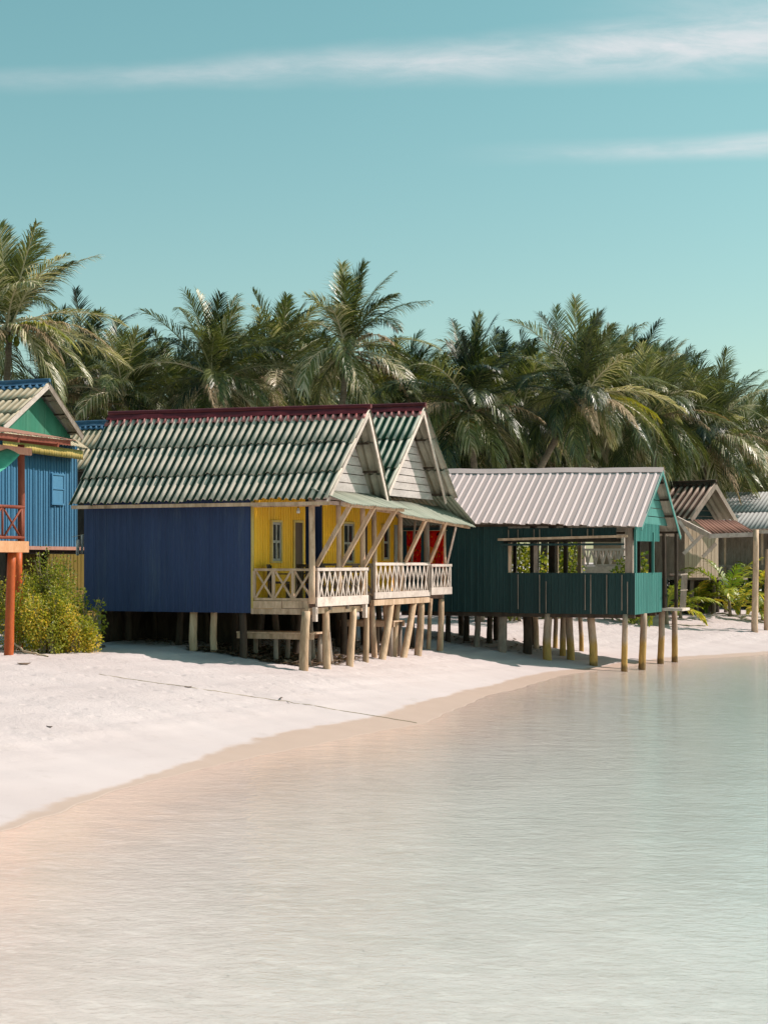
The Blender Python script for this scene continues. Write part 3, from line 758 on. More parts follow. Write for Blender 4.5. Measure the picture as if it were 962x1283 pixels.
# ------------------------------------------------------------------ the second hut, behind it
def green_roof_hut():
    fr = Frame(.123, 41.0)
    rt = fr.root('beach_hut', 'green roofed hut with long lattice veranda, between deep blue and dark green huts', 'hut', 'stilt huts on the beach')
    W, ze, zr, ym = 4.15, 4.84, 7.22, 2.04
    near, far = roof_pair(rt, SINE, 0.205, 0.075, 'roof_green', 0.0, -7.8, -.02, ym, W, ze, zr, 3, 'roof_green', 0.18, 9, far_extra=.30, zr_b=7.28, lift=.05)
    sl = math.atan2(zr - ze, ym)
    ridge_cap(rt, near, SINE, 0.205, 0.075, 'cap_red', 0.0, -7.82, ym, zr, sl, sl, .24, .18, 7.28, 'cap_red_lit')
    zf = 1.95
    for y, s, m_ in ((.40, -1, 'blue'), (5.65, 1, 'blue')):
        b = MB(); b.sheet((-7.4, y, zf), (-2.1, y, zf), (-7.4, y, 4.9 if s < 0 else 4.2), (-2.1, y, 4.9 if s < 0 else 4.2), WALLRIB, .19, .012, (0, s, 0), 1, 0, 0, 2); b.build('wall', m_, rt, solid=.03)
    b = MB(); b.sheet((-2.098, .43, zf), (-2.098, 5.62, zf), (-2.098, .43, 4.75), (-2.098, 5.62, 4.75), PLANK, .15, .032, (1, 0, 0), 1, 0, 0, 1); b.build('wall', 'yellow', rt, solid=.03, label='yellow planked porch wall')
    b = MB(); b.box(-7.4, -7.34, .43, 5.6, zf, 4.8); b.build('wall', 'blue', rt)
    b = MB(); gable_boards(b, -.36, .16, W - .16, 4.86, 7.06, 11); b.build('gable_wall', 'gable_wood', rt)
    for y0, sg in ((0.0, -1), (W, 1)):
        b = MB(); b.beam((-.04, y0, ze - .07), (.14, ym, zr - .07), .03, .11, (0, sg, 1)); b.build('bargeboard', 'pale_wood', rt)
    for t in (.12, .42, .72):
        for ya in (0.0, W):
            yy = ya + (ym - ya) * t; zz = ze + (zr - ze) * t - .10
            b = MB(); b.box(-7.6, -.05, yy - .03, yy + .03, zz - .05, zz); b.build('purlin', 'dark_wood', rt)
    # lean-to roof over the far end
    b = MB(); b.sheet((.2, 5.95, 4.2), (-7.0, 5.95, 4.2), (.2, 4.0, 4.95), (-7.0, 4.0, 4.95), SINE, .13, .022, (0, .5, 1), 1, 0, 0, 2); b.build('lean_to_roof', 'awning_green', rt, smooth=True, solid=.006)
    # awning
    b = MB(); b.sheet((.42, -.02, 4.32), (.22, 5.85, 4.12), (-.5, -.02, 4.78), (-.5, 5.85, 4.66), SINE, .16, .034, (.3, 0, 1), 1, 0, 0, 3); b.build('awning', 'awning_green', rt, smooth=True, solid=.006)
    b = MB(); b.beam((.26, .1, 4.32), (.08, 5.7, 4.12), .06, .08); b.build('beam', 'tan_wood', rt)
    b = MB(); b.beam((-.58, .2, 4.5), (-.58, 5.6, 4.36), .08, .1); b.build('beam', 'tan_wood', rt)
    # deck
    zd = 2.28
    b = MB()
    for i in range(22):
        a = .3 + i * .245; b.box(-2.07, -.56, a, a + .232, zd - .045, zd + rng.uniform(-.004, .004))
    b.build('deck', 'tan_wood', rt)
    b = MB(); b.box(-.62, -.52, .25, 4.15, 1.98, 2.13); b.build('beam', 'tan_wood', rt)
    for y in (.3, 1.4, 2.4, 3.4, 4.4, 5.5):
        b = MB(); b.box(-2.1, -.64, y - .05, y + .05, 2.06, zd - .05); b.build('beam', 'gray_wood', rt)
    lattice_rail(rt, -.53, .32, 4.08, 2.16, 3.10, 12, .17)
    lattice_rail(rt, -.49, 4.17, 5.68, 2.19, 3.06, 5, .21)
    cross_rail(rt, -2.05, -.6, .32, zd + .01, 3.08, 3, 'gray_wood')
    for k, (u, r) in enumerate(((468.5, .07), (501.5, .07), (534.5, .085), (556.5, .06))):
        y = fr.y_for(u, -.58)
        b = MB(); b.cyl((-.58, y, zd), (-.58, y, 4.62), r, r * .92, 10, 5, .012, k * 2.3, True, .05); b.build('post', ('tan_wood', 'tan_wood', 'gray_wood', 'tan_wood')[k], rt, smooth=True)
    for u0, u1, t_ in ((508, 533, .09), (538.5, 559, .085)):
        y0_ = fr.y_for(u0, -.50); y1_ = fr.y_for(u1, .22)
        b = MB(); b.beam((-.50, y0_, 3.12), (.22, y1_, 4.24), .08, t_); b.build('brace', 'tan_wood', rt)
    y0_ = fr.y_for(560, -.5); y1_ = fr.y_for(571, .12)
    b = MB(); b.beam((-.5, y0_, 3.05), (.12, y1_, 4.1), .05, .055); b.build('brace', 'pale_wood', rt)
    for u, lx in ((512.5, .3), (545, .3)):
        y0_ = fr.y_for(u, -1.4)
        b = MB(); b.beam((-1.4, y0_, 2.3), (-1.25, y0_ + .1, 4.3), .05, .05); b.build('brace', 'gray_wood', rt)
    window(rt, -2.058, fr.y_for(428, -2.08), fr.y_for(440.5, -2.08), 3.1, 4.16)
    window(rt, -2.058, fr.y_for(478, -2.08), fr.y_for(485, -2.08), 3.2, 4.16, cols=1)
    ya, yb = fr.y_for(493, -2.08), fr.y_for(500, -2.08)
    b = MB(); b.box(-2.1, -2.045, ya, yb, zd, 4.2); b.build('door', 'window_gray', rt)
    ya, yb = fr.y_for(452, -2.08), fr.y_for(459, -2.08)
    b = MB(); b.box(-2.1, -2.045, ya, yb, zd, 4.2); b.build('door', 'brown_door', rt)
    # crooked stilts
    for u, ub, x, r in ((489.5, 477, -.62, .095), (499, 491, -.95, .085), (519.5, 502, -.60, .09), (527, 523, -.66, .10), (540, 535, -1.1, .06), (552.6, 551.5, -.7, .085)):
        y = fr.y_for(u, x); yb = fr.y_for(ub, x)
        stilt(fr, rt, x, y, 2.05, r, (0, yb - y), 'post_wood')
    for u, y in ((466, 1.2), (482, 2.4)):
        stilt(fr, rt, fr.x_for(u, y), y, 2.05, .075, (.05, .1), 'tan_wood')
    for x in (-6.8, -5.4, -4.0, -2.6, -1.6):
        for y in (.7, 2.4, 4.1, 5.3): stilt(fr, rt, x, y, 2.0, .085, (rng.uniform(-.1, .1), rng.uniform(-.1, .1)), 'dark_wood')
    # dark sheets added at the back, standing for the deep shade under the floor
    b = MB(); b.sheet((-7.3, 4.9, .7), (-3.2, 4.9, .7), (-7.3, 4.9, 1.98), (-3.2, 4.9, 1.98), PLANK, .2, .012, (0, -1, 0), 1, 0, 0, 1); b.build('dark_screen', 'dark_wood', rt, solid=.03)
    b = MB(); b.sheet((-7.3, .5, .6), (-7.3, 4.88, .6), (-7.3, .5, 1.98), (-7.3, 4.88, 1.98), PLANK, .2, .012, (1, 0, 0), 1, 0, 0, 1); b.build('dark_screen', 'dark_wood', rt, solid=.03)
    b = MB(); b.box(-7.3, -2.15, .44, 5.6, zf + .01, zf + .09); b.build('floor', 'gray_wood', rt)
    return fr
frame_second = green_roof_hut()


# ------------------------------------------------------------------ the dark green hut on the waterline
def dark_green_hut():
    fr = Frame(7.21, 46.0)
    rt = fr.root('beach_hut', 'dark green hut with pale pink metal roof and open window band, standing at the waterline', 'hut', 'stilt huts on the beach', -3, 2)
    ym, ze, zr = 2.0, 4.13, 5.90
    near, far = roof_pair(rt, RIB, .235, .022, 'roof_pink', .32, -7.6, -.42, ym, 4.5, ze, zr, 1, 'roof_pink', .03, 3, zef=3.95, ze_b=4.36, zr_b=6.02)
    sn = math.atan2(zr - ze, ym + .42)
    b = MB(); b.sheet((.36, ym - .2, zr - .10), (-7.62, ym - .2, zr + .02), (.36, ym, zr + .055), (-7.62, ym, zr + .175), [(0, 0)], .5, 0, (0, -.5, 1))
    b.sheet((.36, ym + .2, zr - .10), (-7.62, ym + .2, zr + .02), (.36, ym, zr + .055), (-7.62, ym, zr + .175), [(0, 0)], .5, 0, (0, .5, 1)); b.build('ridge_cap', 'roof_pink', near, solid=.006)
    for sg, y0, z0 in ((-1, -.42, ze), (1, 4.5, 3.95)):
        b = MB(); b.beam((.30, y0, z0 - .08), (.33, ym, zr - .08), .028, .13, (0, sg, 1)); b.build('bargeboard', 'teal', rt)
        for t in (.1, .35, .6, .85):
            yy = y0 + (ym - y0) * t; zz = z0 + (zr - z0) * t - .05
            b = MB(); b.box(-7.4, .27, yy - .03, yy + .03, zz - .09, zz - .02); b.build('purlin', 'dark_wood', rt)
    zf = 1.62
    def ribs(x0, x1, y, z0, z1, s, m_='dark_green', mb=None):
        b = MB(); b.sheet((x0, y, z0), (x1, y, z0), (x0, y, z1), (x1, y, z1), WALLRIB, .21, .014, (0, s, 0), 1, 0, 0, 2); return b.build('wall', m_, rt, solid=.025)
    xo = fr.x_for(636, 0)
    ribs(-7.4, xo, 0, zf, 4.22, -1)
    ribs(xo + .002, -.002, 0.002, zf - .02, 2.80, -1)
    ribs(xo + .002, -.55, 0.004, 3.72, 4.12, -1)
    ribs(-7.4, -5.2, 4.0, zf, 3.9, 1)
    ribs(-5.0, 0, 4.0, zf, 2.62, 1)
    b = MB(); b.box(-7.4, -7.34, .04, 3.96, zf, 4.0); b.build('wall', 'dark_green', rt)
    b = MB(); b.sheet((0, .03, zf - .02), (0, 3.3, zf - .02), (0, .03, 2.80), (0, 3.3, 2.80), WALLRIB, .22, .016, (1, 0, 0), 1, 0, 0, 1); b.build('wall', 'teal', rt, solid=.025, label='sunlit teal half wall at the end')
    # pale battens nailed over the sheet joints
    for u in (649, 676, 684, 733, 740, 760, 779, 786):
        x = fr.x_for(u, -.02); b = MB(); b.box(x - .011, x + .011, -.040, -.016, zf + (0.1 if u % 2 else 0), 2.80 - (.05 if u % 3 else .25)); b.build('batten', 'gray_wood', rt)
    for u in (637, 649, 669, 676, 716, 736, 743, 784):
        x = fr.x_for(u, -.02); b = MB(); b.box(x - .016, x + .016, -.040, -.016, 3.83, 4.08); b.build('batten', 'gray_wood', rt)
    b = MB(); b.box(-3.95, -.40, -.10, -.02, 3.70, 3.80); b.build('beam', 'dark_wood', rt)
    b = MB(); b.beam((fr.x_for(624, -.3), -.30, 3.78), (fr.x_for(786, -.3), -.30, 3.86), .10, .07); b.build('shade_board', 'tan_wood', rt)
    b = MB(); b.box(-4.0, -.3, -.28, -.02, 3.60, 3.66); b.build('shade_board', 'dark_green', rt)
    # posts in the open band
    for u, m_, r in ((638.5, 'tan_wood', .05), (671, 'gray_wood', .05), (788, 'gray_wood', .11)):
        x = fr.x_for(u, .08); b = MB(); b.box(x - r, x + r, .03, .03 + 2 * r, zf, 4.1); b.build('post', m_, rt)
    for u, y, r, m_ in ((668, 1.6, .085, 'dark_wood'), (692, 2.6, .10, 'dark_wood'), (697, 3.9, .06, 'tan_wood'), (708.5, 2.2, .06, 'dark_wood'), (726, 3.9, .06, 'tan_wood'), (645, 3.9, .05, 'dark_wood'), (672, 3.9, .07, 'dark_wood'), (800, 3.9, .05, 'dark_wood'), (815, 3.9, .05, 'dark_wood')):
        x = fr.x_for(u, y); b = MB(); b.box(x - r, x + r, y - r, y + r, zf, 4.6 if y < 3 else 4.1); b.build('post', m_, rt)
    for x, y in ((.0, .02),):
        b = MB(); b.box(x - .02, x + .05, y - .05, y + .03, 2.8, 4.05); b.build('post', 'teal', rt)
    b = MB(); b.box(-.02, .05, 2.05, 2.11, 2.8, 4.0); b.build('post', 'teal', rt)
    for u, y in ((832, 3.6), (847, 4.1)):
        x = fr.x_for(u, y); b = MB(); b.cyl((x, y, zf), (x, y, 4.0), .06, .06, 8, 3, .01, u); b.build('post', 'dark_wood', rt)
    # gable
    b = MB(); gable_boards(b, .0, -.02, 4.0, 4.24, 5.76, 6); b.build('gable_wall', 'teal', rt)
    b = MB(); b.sheet((.02, -.05, 3.72), (.02, 2.9, 3.74), (.02, -.05, 4.26), (.02, 2.9, 4.24), WALLRIB, .14, .014, (1, 0, 0), 1, 0, 0, 1); b.build('gable_skirt', 'teal', rt, solid=.012)
    b = MB(); b.box(-7.3, -.03, .04, 3.96, zf + .0, zf + .07); b.build('floor', 'gray_wood', rt)
    for y in (.1, 1.3, 2.6, 3.8):
        b = MB(); b.box(-7.3, -.02, y - .05, y + .05, zf - .13, zf - .005); b.build('beam', 'dark_wood', rt)
    # small balcony of poles at the far end
    b = MB()
    for i in range(6):
        y = 3.45 + i * .14; b.cyl((.55 - .03, y, 1.72), (.55 + .03, y, 2.72), .018, .018, 6, 1)
    b.cyl((.55, 3.35, 2.72), (.55, 4.3, 2.74), .03, .03, 6, 1); b.cyl((.55, 3.35, 2.25), (.55, 4.3, 2.25), .02, .02, 6, 1); b.cyl((.0, 4.3, 2.72), (.55, 4.3, 2.72), .03, .03, 6, 1)
    b.build('balcony_rail', 'gray_wood', rt)
    b = MB(); b.box(-.02, .62, 3.32, 4.35, 1.62, 1.70); b.build('balcony_floor', 'pale_wood', rt)
    # stilts: (column in the picture, local y row)
    for u, y, r, m_ in ((630, .25, .13, 'gray_wood'), (686, .12, .12, 'stained'), (713, .9, .11, 'stained'), (740.5, .5, .115, 'stained'), (598, .6, .09, 'gray_wood'), (585, 1.6, .09, 'dark_wood'),
                        (613, 1.8, .09, 'dark_wood'), (660, 1.0, .13, 'dark_wood'), (670, 2.6, .08, 'tan_wood'), (696, 3.6, .07, 'stained'), (706, 2.0, .09, 'stained'), (726, 3.8, .07, 'stained'), (562, .8, .08, 'dark_wood')):
        stilt(fr, rt, fr.x_for(u, y), y, zf - .01, r, (rng.uniform(-.08, .08), rng.uniform(-.05, .05)), m_)
    for u, x, r in ((781.5, -.30, .085), (805.5, -.05, .10), (829, -.05, .095), (845.5, .12, .09)):
        y = fr.y_for(u, x)
        stilt(fr, rt, x, max(y, .05), zf - .01, r, (-.02, -.06), 'stained')
    for i, x in enumerate((-6.6, -5.4, -4.2)):
        stilt(fr, rt, x, 3.3, zf, .09, (.05, 0), 'dark_wood')
    return fr
frame_green = dark_green_hut()


# ------------------------------------------------------------------ the left-hand huts
def left_blue_hut():
    fr = Frame(-10.42, 44.0)
    rt = fr.root('beach_hut', 'mid blue hut with green gable, straw roof and blue ridge, behind the yellow green shrub', 'hut', 'stilt huts on the beach', -1, 1.6)
    W, ym, ze, zr = 3.78, 1.89, 6.86, 8.22
    near, far = roof_pair(rt, SINE, .23, .055, 'roof_straw', 0, -5, 0, ym, W, ze, zr, 3, 'roof_straw', .12, 7)
    sl = math.atan2(zr - ze, ym)
    ridge_cap(rt, near, SINE, .23, .055, 'cap_blue', 0, -5.02, ym, zr, sl, sl, .22, .12)
    for y0, sg, m_ in ((0, -1, 'pale_wood'), (W, 1, 'gray_wood')):
        b = MB(); b.beam((-.02, y0, ze - .06), (.1, ym, zr - .06), .03, .14, (0, sg, 1)); b.build('bargeboard', m_, rt)
    for t in (.15, .5, .85):
        yy = W + (ym - W) * t; zz = ze + (zr - ze) * t - .09
        b = MB(); b.box(-4.9, -.03, yy - .03, yy + .03, zz - .05, zz); b.build('purlin', 'dark_wood', rt)
    # gable of upright boards
    b = MB(); n = 8; xg = -.36
    for i in range(n):
        a = .14 + (W - .28) * i / n; c = .14 + (W - .28) * (i + 1) / n - .008
        f = lambda y: 6.80 + (8.06 - 6.80) * (1 - abs(y - ym) / (ym - .05))
        pts = [(a, 6.74), (c, 6.74), (c, f(c))] + ([(ym, f(ym))] if a < ym < c else []) + [(a, f(a))]
        o = xg + (.005 if i % 2 else 0); b.prism(pts, 'x', o - .02, o)
    b.build('gable_wall', 'gable_green', rt)
    xw = -.40
    b = MB(); b.sheet((.06, -.1, 6.56), (.06, W + .18, 6.50), (xw, -.1, 6.84), (xw, W + .18, 6.80), SINE, .14, .024, (.3, 0, 1), 1, 0, 0, 2); b.build('awning', 'roof_straw', rt, smooth=True, solid=.006)
    b = MB(); b.sheet((-.08, 0, 6.22), (-.08, W + .10, 6.16), (-.08, 0, 6.50), (-.08, W + .10, 6.44), SINE, .12, .012, (1, 0, 0), 1, 0, 0, 1); b.build('fascia', 'yellow_trim', rt, smooth=True, solid=.008)
    zf = 3.50; y1 = fr.y_for(97, xw)
    b = MB(); b.sheet((xw, -1.4, zf), (xw, y1, zf), (xw, -1.4, 6.7), (xw, y1, 6.7), WALLRIB, .26, .032, (1, 0, 0), 1, 0, 0, 1); b.build('wall', 'bright_blue', rt, solid=.02)
    b = MB(); b.box(-5, xw - .03, y1 - .04, y1, zf, 6.7); b.build('wall', 'bright_blue', rt)
    b = MB(); b.box(-5, xw - .03, -1.4, -1.36, zf, 6.4); b.build('wall', 'bright_blue', rt)
    ya, yb = fr.y_for(65.5, xw + .04), fr.y_for(79, xw + .04); z0, z1 = 4.84, 5.66
    b = MB(); b.box(xw + .01, xw + .05, ya, yb, z0, z1); sh = b.build('shutter', 'bright_blue', rt)
    b = MB()
    for (p, q, r_, s_) in ((ya, yb, z0 - .05, z0), (ya, yb, z1, z1 + .05), (ya - .05, ya, z0 - .05, z1 + .05), (yb, yb + .05, z0 - .05, z1 + .05), (ya, yb, 5.24, 5.27)): b.box(xw, xw + .07, p, q, r_, s_)
    b.build('shutter_frame', 'bright_blue', sh)
    b = MB(); b.box(xw + .04, xw + .26, .7, y1, zf - .03, zf + .07); b.build('ledge', 'pink_board', rt)
    b = MB(); b.box(-5, xw, -1.4, y1, zf - .12, zf - .035); b.build('floor', 'dark_wood', rt)
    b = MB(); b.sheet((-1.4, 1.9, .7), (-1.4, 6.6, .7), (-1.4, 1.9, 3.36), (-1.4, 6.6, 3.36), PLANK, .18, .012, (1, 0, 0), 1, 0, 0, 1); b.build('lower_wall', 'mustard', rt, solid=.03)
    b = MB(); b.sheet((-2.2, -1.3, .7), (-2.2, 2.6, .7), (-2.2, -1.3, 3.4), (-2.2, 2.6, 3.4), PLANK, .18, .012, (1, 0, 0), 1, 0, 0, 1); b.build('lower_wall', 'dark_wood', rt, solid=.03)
    for x, y in ((-.7, -.8), (-.7, 1.1), (-.7, 2.8), (-3, 1), (-3, 2.8)): stilt(fr, rt, x, y, zf - .1, .09, (0, 0), 'dark_wood')
    return fr
frame_left = left_blue_hut()

def orange_porch():
    fr = Frame(-8.05, 36.0)
    rt = fr.root('porch_hut', 'orange painted porch on tall orange stilts with criss cross railing at the left edge', 'hut', 'stilt huts on the beach', -1, -1)
    b = MB(); b.box(-.02, .06, -3.2, .02, 3.33, 3.58); b.build('deck_edge', 'orange_pale', rt)
    b = MB()
    for i in range(13): b.box(-2.6, -.03, -3.2 + i * .245, -3.2 + i * .245 + .235, 3.50, 3.57)
    b.build('deck', 'orange_pale', rt)
    b = MB(); b.box(-2.6, -.03, -.05, .015, 3.33, 3.49); b.build('beam', 'orange', rt)
    b = MB(); b.cyl((-.05, -.12, 3.56), (-.05, -.12, 5.75), .085, .08, 10, 5, .01, 2.0, True, .03); b.build('post', 'redbrown', rt, smooth=True)
    # railing
    b = MB()
    b.cyl((0, -3.1, 4.34), (0, -.1, 4.34), .04, .04, 8, 3, .01, 1); b.cyl((0, -3.1, 3.66), (0, -.1, 3.66), .035, .035, 8, 3, .01, 3)
    b.cyl((0, -.18, 3.58), (0, -.18, 4.36), .035, .035, 8, 2)
    for i in range(4):
        a = -3.0 + i * .72; b.cyl((.01, a, 3.66), (.01, a + .66, 4.33), .026, .026, 6, 1); b.cyl((-.02, a + .66, 3.66), (-.02, a, 4.33), .026, .026, 6, 1)
        b.cyl((0, a + .69, 3.66), (0, a + .69, 4.33), .026, .026, 6, 1)
    b.build('railing', 'redbrown', rt, smooth=True)
    # roof edge
    b = MB(); b.sheet((.95, -3.2, 5.86), (.95, .55, 5.86), (-2.6, -3.2, 6.5), (-2.6, .55, 6.5), SINE, .15, .022, (.2, 0, 1), 1, 0, 0, 2); b.build('roof', 'roof_rust', rt, smooth=True, solid=.008)
    b = MB(); b.beam((.86, -3.2, 5.78), (.86, .45, 5.80), .05, .11); b.build('fascia', 'redbrown', rt)
    b = MB(); b.beam((.02, -3.2, 5.62), (.02, .12, 5.60), .10, .16); b.build('beam', 'pink_board', rt)
    for y in (-.05, -1.5):
        b = MB(); b.beam((-2.5, y, 6.15), (.9, y, 5.72), .06, .09); b.build('rafter', 'redbrown', rt)
    for (x, y, lx, ly, r) in ((-.12, -.36, .0, -.16, .10), (-1.2, fr.y_for(23, -1.2), 0, 0, .10), (-.1, -1.6, 0, 0, .08), (-2.2, -.3, 0, 0, .08), (-2.2, -1.6, 0, 0, .08)):
        stilt(fr, rt, x, y, 3.34, r, (lx, ly), 'orange')
    b = MB(); b.sheet((-2.6, -3.2, 3.5), (-2.6, 0, 3.5), (-2.6, -3.2, 6.4), (-2.6, 0, 6.4), WALLRIB, .24, .02, (1, 0, 0)); b.build('wall', 'bright_blue', rt, solid=.02)
    # tarpaulin hung below the roof edge, a thing of its own
    b = MB(); nx, ny = 10, 6; vs = []; fs = []
    for i in range(nx + 1):
        for j in range(ny + 1):
            a = i / nx; c = j / ny
            X0, Y0 = fr.world(.10 + .35 * c, -2.6 + 1.75 * a)
            vs.append((X0, Y0, 5.60 - .32 * math.sin(math.pi * a) * (0.4 + .6 * c) - .12 * c - .35 * (1 - a) * c + .02 * math.sin(7 * a + 3 * c)))
    for i in range(nx):
        for j in range(ny): fs.append((i * (ny + 1) + j, i * (ny + 1) + j + 1, (i + 1) * (ny + 1) + j + 1, (i + 1) * (ny + 1) + j))
    b.add(vs, fs); o = b.build('tarpaulin', 'teal_cloth', None, smooth=True, solid=.006); tag(o, 'green tarpaulin slung under the roof edge of the orange porch', 'tarpaulin')
    return fr
frame_orange = orange_porch()

def back_straw_hut():
    p = P(104, 530, 47.0)
    fr = Frame(-8.45, 50.5)
    rt = fr.root('beach_hut', 'hut almost hidden behind the blue huts, only its straw roof with pale blue ridge showing', 'hut', 'stilt huts on the beach', -1, 1.5)
    W, ym, ze, zr = 3.2, 1.6, 6.05, 7.62
    near, far = roof_pair(rt, SINE, .21, .05, 'roof_straw', 0, -5, 0, ym, W, ze, zr, 2, 'roof_straw', .05, 17)
    sl = math.atan2(zr - ze, ym)
    ridge_cap(rt, near, SINE, .21, .05, 'cap_blue', 0, -5.02, ym, zr + .03, sl, sl, .22, .05)
    b = MB(); gable_boards(b, -.4, .1, W - .1, 6.0, 7.45, 7); b.build('gable_wall', 'yellow_trim', rt)
    b = MB(); b.box(-5, -.4, .3, W - .3, 2.6, 6.02); b.build('wall', 'dark_wood', rt)
    for x, y in ((-.7, .5), (-.7, 2.7), (-4, .5), (-4, 2.7)): stilt(fr, rt, x, y, 2.7, .09, (0, 0), 'dark_wood')
back_straw_hut()

def hanging_clothes():
    """two pale garments drying between the blue huts"""
    for k, (u, v0, v1, lab) in enumerate(((97.5, 676, 696, 'pale shirt drying in the gap between two blue huts, left of its pair'), (103.0, 670, 694, 'longer pale cloth drying in the gap between two blue huts, right of its pair'))):
        d = 42.5; a = P(u - 2.4, v0, d); c = P(u + 2.4, v1, d); b = MB(); vs = []; fs = []
        for i in range(6):
            for j in range(6):
                t = j / 5; q = i / 5
                x = a.x + (c.x - a.x) * q * (1 - .25 * t) + .012 * math.sin(9 * q + k); z = a.z + (c.z - a.z) * t
                vs.append((x, d + .03 * math.sin(6 * q + 3 * t + k), z))
        for i in range(5):
            for j in range(5): fs.append((i * 6 + j, i * 6 + j + 1, (i + 1) * 6 + j + 1, (i + 1) * 6 + j))
        b.add(vs, fs); o = b.build('laundry', 'laundry', None, smooth=True, solid=.004); tag(o, lab, 'laundry', 'clothes drying between the huts')
    b = MB(); p0 = P(90, 673, 42.5); p1 = P(112, 668, 42.5); b.cyl(p0, p1, .006, .006, 6, 4); o = b.build('washing_line', 'rope'); tag(o, 'thin washing line holding two pale garments between the blue huts', 'washing line')
hanging_clothes()


# ------------------------------------------------------------------ huts further along the beach
def far_brown_hut():
    th = R(-43)
    fr = Frame(12.26, 64.0, th)
    rt = fr.root('beach_hut', 'small brown hut with striped brown roof and rusty awning beyond the dark green hut', 'hut', 'stilt huts on the beach', -1, 1.7)
    W, ym, ze, zr = 3.5, 1.75, 4.86, 6.32
    near, far = roof_pair(rt, SINE, .30, .07, 'roof_brown', .05, -5.5, 0, ym, W, ze, zr, 1, 'roof_brown', .05, 5)
    ridge_cap(rt, near, SINE, .3, .06, 'dark_wood', .05, -5.5, ym, zr + .02, .7, .7, .15, .05)
    for y0, sg in ((0, -1), (W, 1)):
        b = MB(); b.beam((.04, y0, ze - .08), (.08, ym, zr - .08), .04, .2, (0, sg, 1)); b.build('bargeboard', 'gray_wood', rt)
    b = MB(); gable_boards(b, -.9, .1, W - .1, 4.8, 6.2, 6); b.build('gable_wall', 'dark_green', rt)
    b = MB(); b.beam((-.85, .3, 5.02), (-.85, 1.6, 4.98), .03, .2); b.build('gable_board', 'pale_wood', rt)
    b = MB(); b.sheet((-.6, .5, 2.5), (-.6, 3.1, 2.5), (-.6, .5, 4.8), (-.6, 3.1, 4.8), PLANK, .3, .012, (1, 0, 0)); b.build('wall', 'beige_wall', rt, solid=.03)
    b = MB(); b.box(-5, -.62, .5, .55, 2.5, 4.8); b.build('wall', 'gray_wood', rt)
    b = MB(); b.box(-5, .6, .4, 3.4, 2.4, 2.5); b.build('floor', 'gray_wood', rt)
    # awning
    A = [P(868, 651, 64.2), P(921, 652, 66.0), P(890, 669, 60.2), P(946, 667, 59.5)]
    loc = lambda p: ((p.x - fr.x0) * fr.c + (p.y - fr.y0) * fr.s, -(p.x - fr.x0) * fr.s + (p.y - fr.y0) * fr.c, p.z)
    a, c, d_, e = [loc(p) for p in A]
    b = MB(); b.sheet(d_, e, a, c, SINE, .14, .02, (0, 0, 1), 1, 0, 0, 2); b.build('awning', 'roof_rust', rt, smooth=True, solid=.01)
    b = MB(); b.beam((d_[0], d_[1], d_[2] - .08), (e[0], e[1], e[2] - .08), .06, .16); b.build('fascia', 'pale_wood', rt)
    s0 = loc(P(848, 650, 63)); b = MB(); b.beam((s0[0], s0[1], s0[2]), (d_[0], d_[1], d_[2] - .08), .06, .20); b.build('fascia', 'pale_wood', rt)
    for (u0, v0, u1, v1, dd) in ((856, 694, 884, 666, 61.5), (868, 678, 850, 652, 62.2), (880, 698, 897, 681, 62.5)):
        p0, p1 = loc(P(u0, v0, dd)), loc(P(u1, v1, dd)); b = MB(); b.beam(p0, p1, .07, .13); b.build('brace', 'pale_wood', rt)
    p1 = loc(P(946, 667, 59.4)); zb = gz(*fr.world(p1[0], p1[1])) - .3
    b = MB(); b.cyl((p1[0], p1[1], zb), (p1[0], p1[1], p1[2] + .1), .13, .10, 10, 7, .03, 3, True, .05); b.build('post', 'tan_wood', rt, smooth=True)
    for u, y in ((880, .6), (900, 2.2), (903, 3.2)):
        stilt(fr, rt, fr.x_for(u, y) if False else -.3, y, 2.45, .09, (0, 0), 'gray_wood')
    b = MB(); b.sheet((-.55, .5, 1.0), (-.55, 3.1, 1.0), (-.55, .5, 2.4), (-.55, 3.1, 2.4), PLANK, .22, .012, (1, 0, 0)); b.build('dark_screen', 'dark_wood', rt, solid=.03)
far_brown_hut()

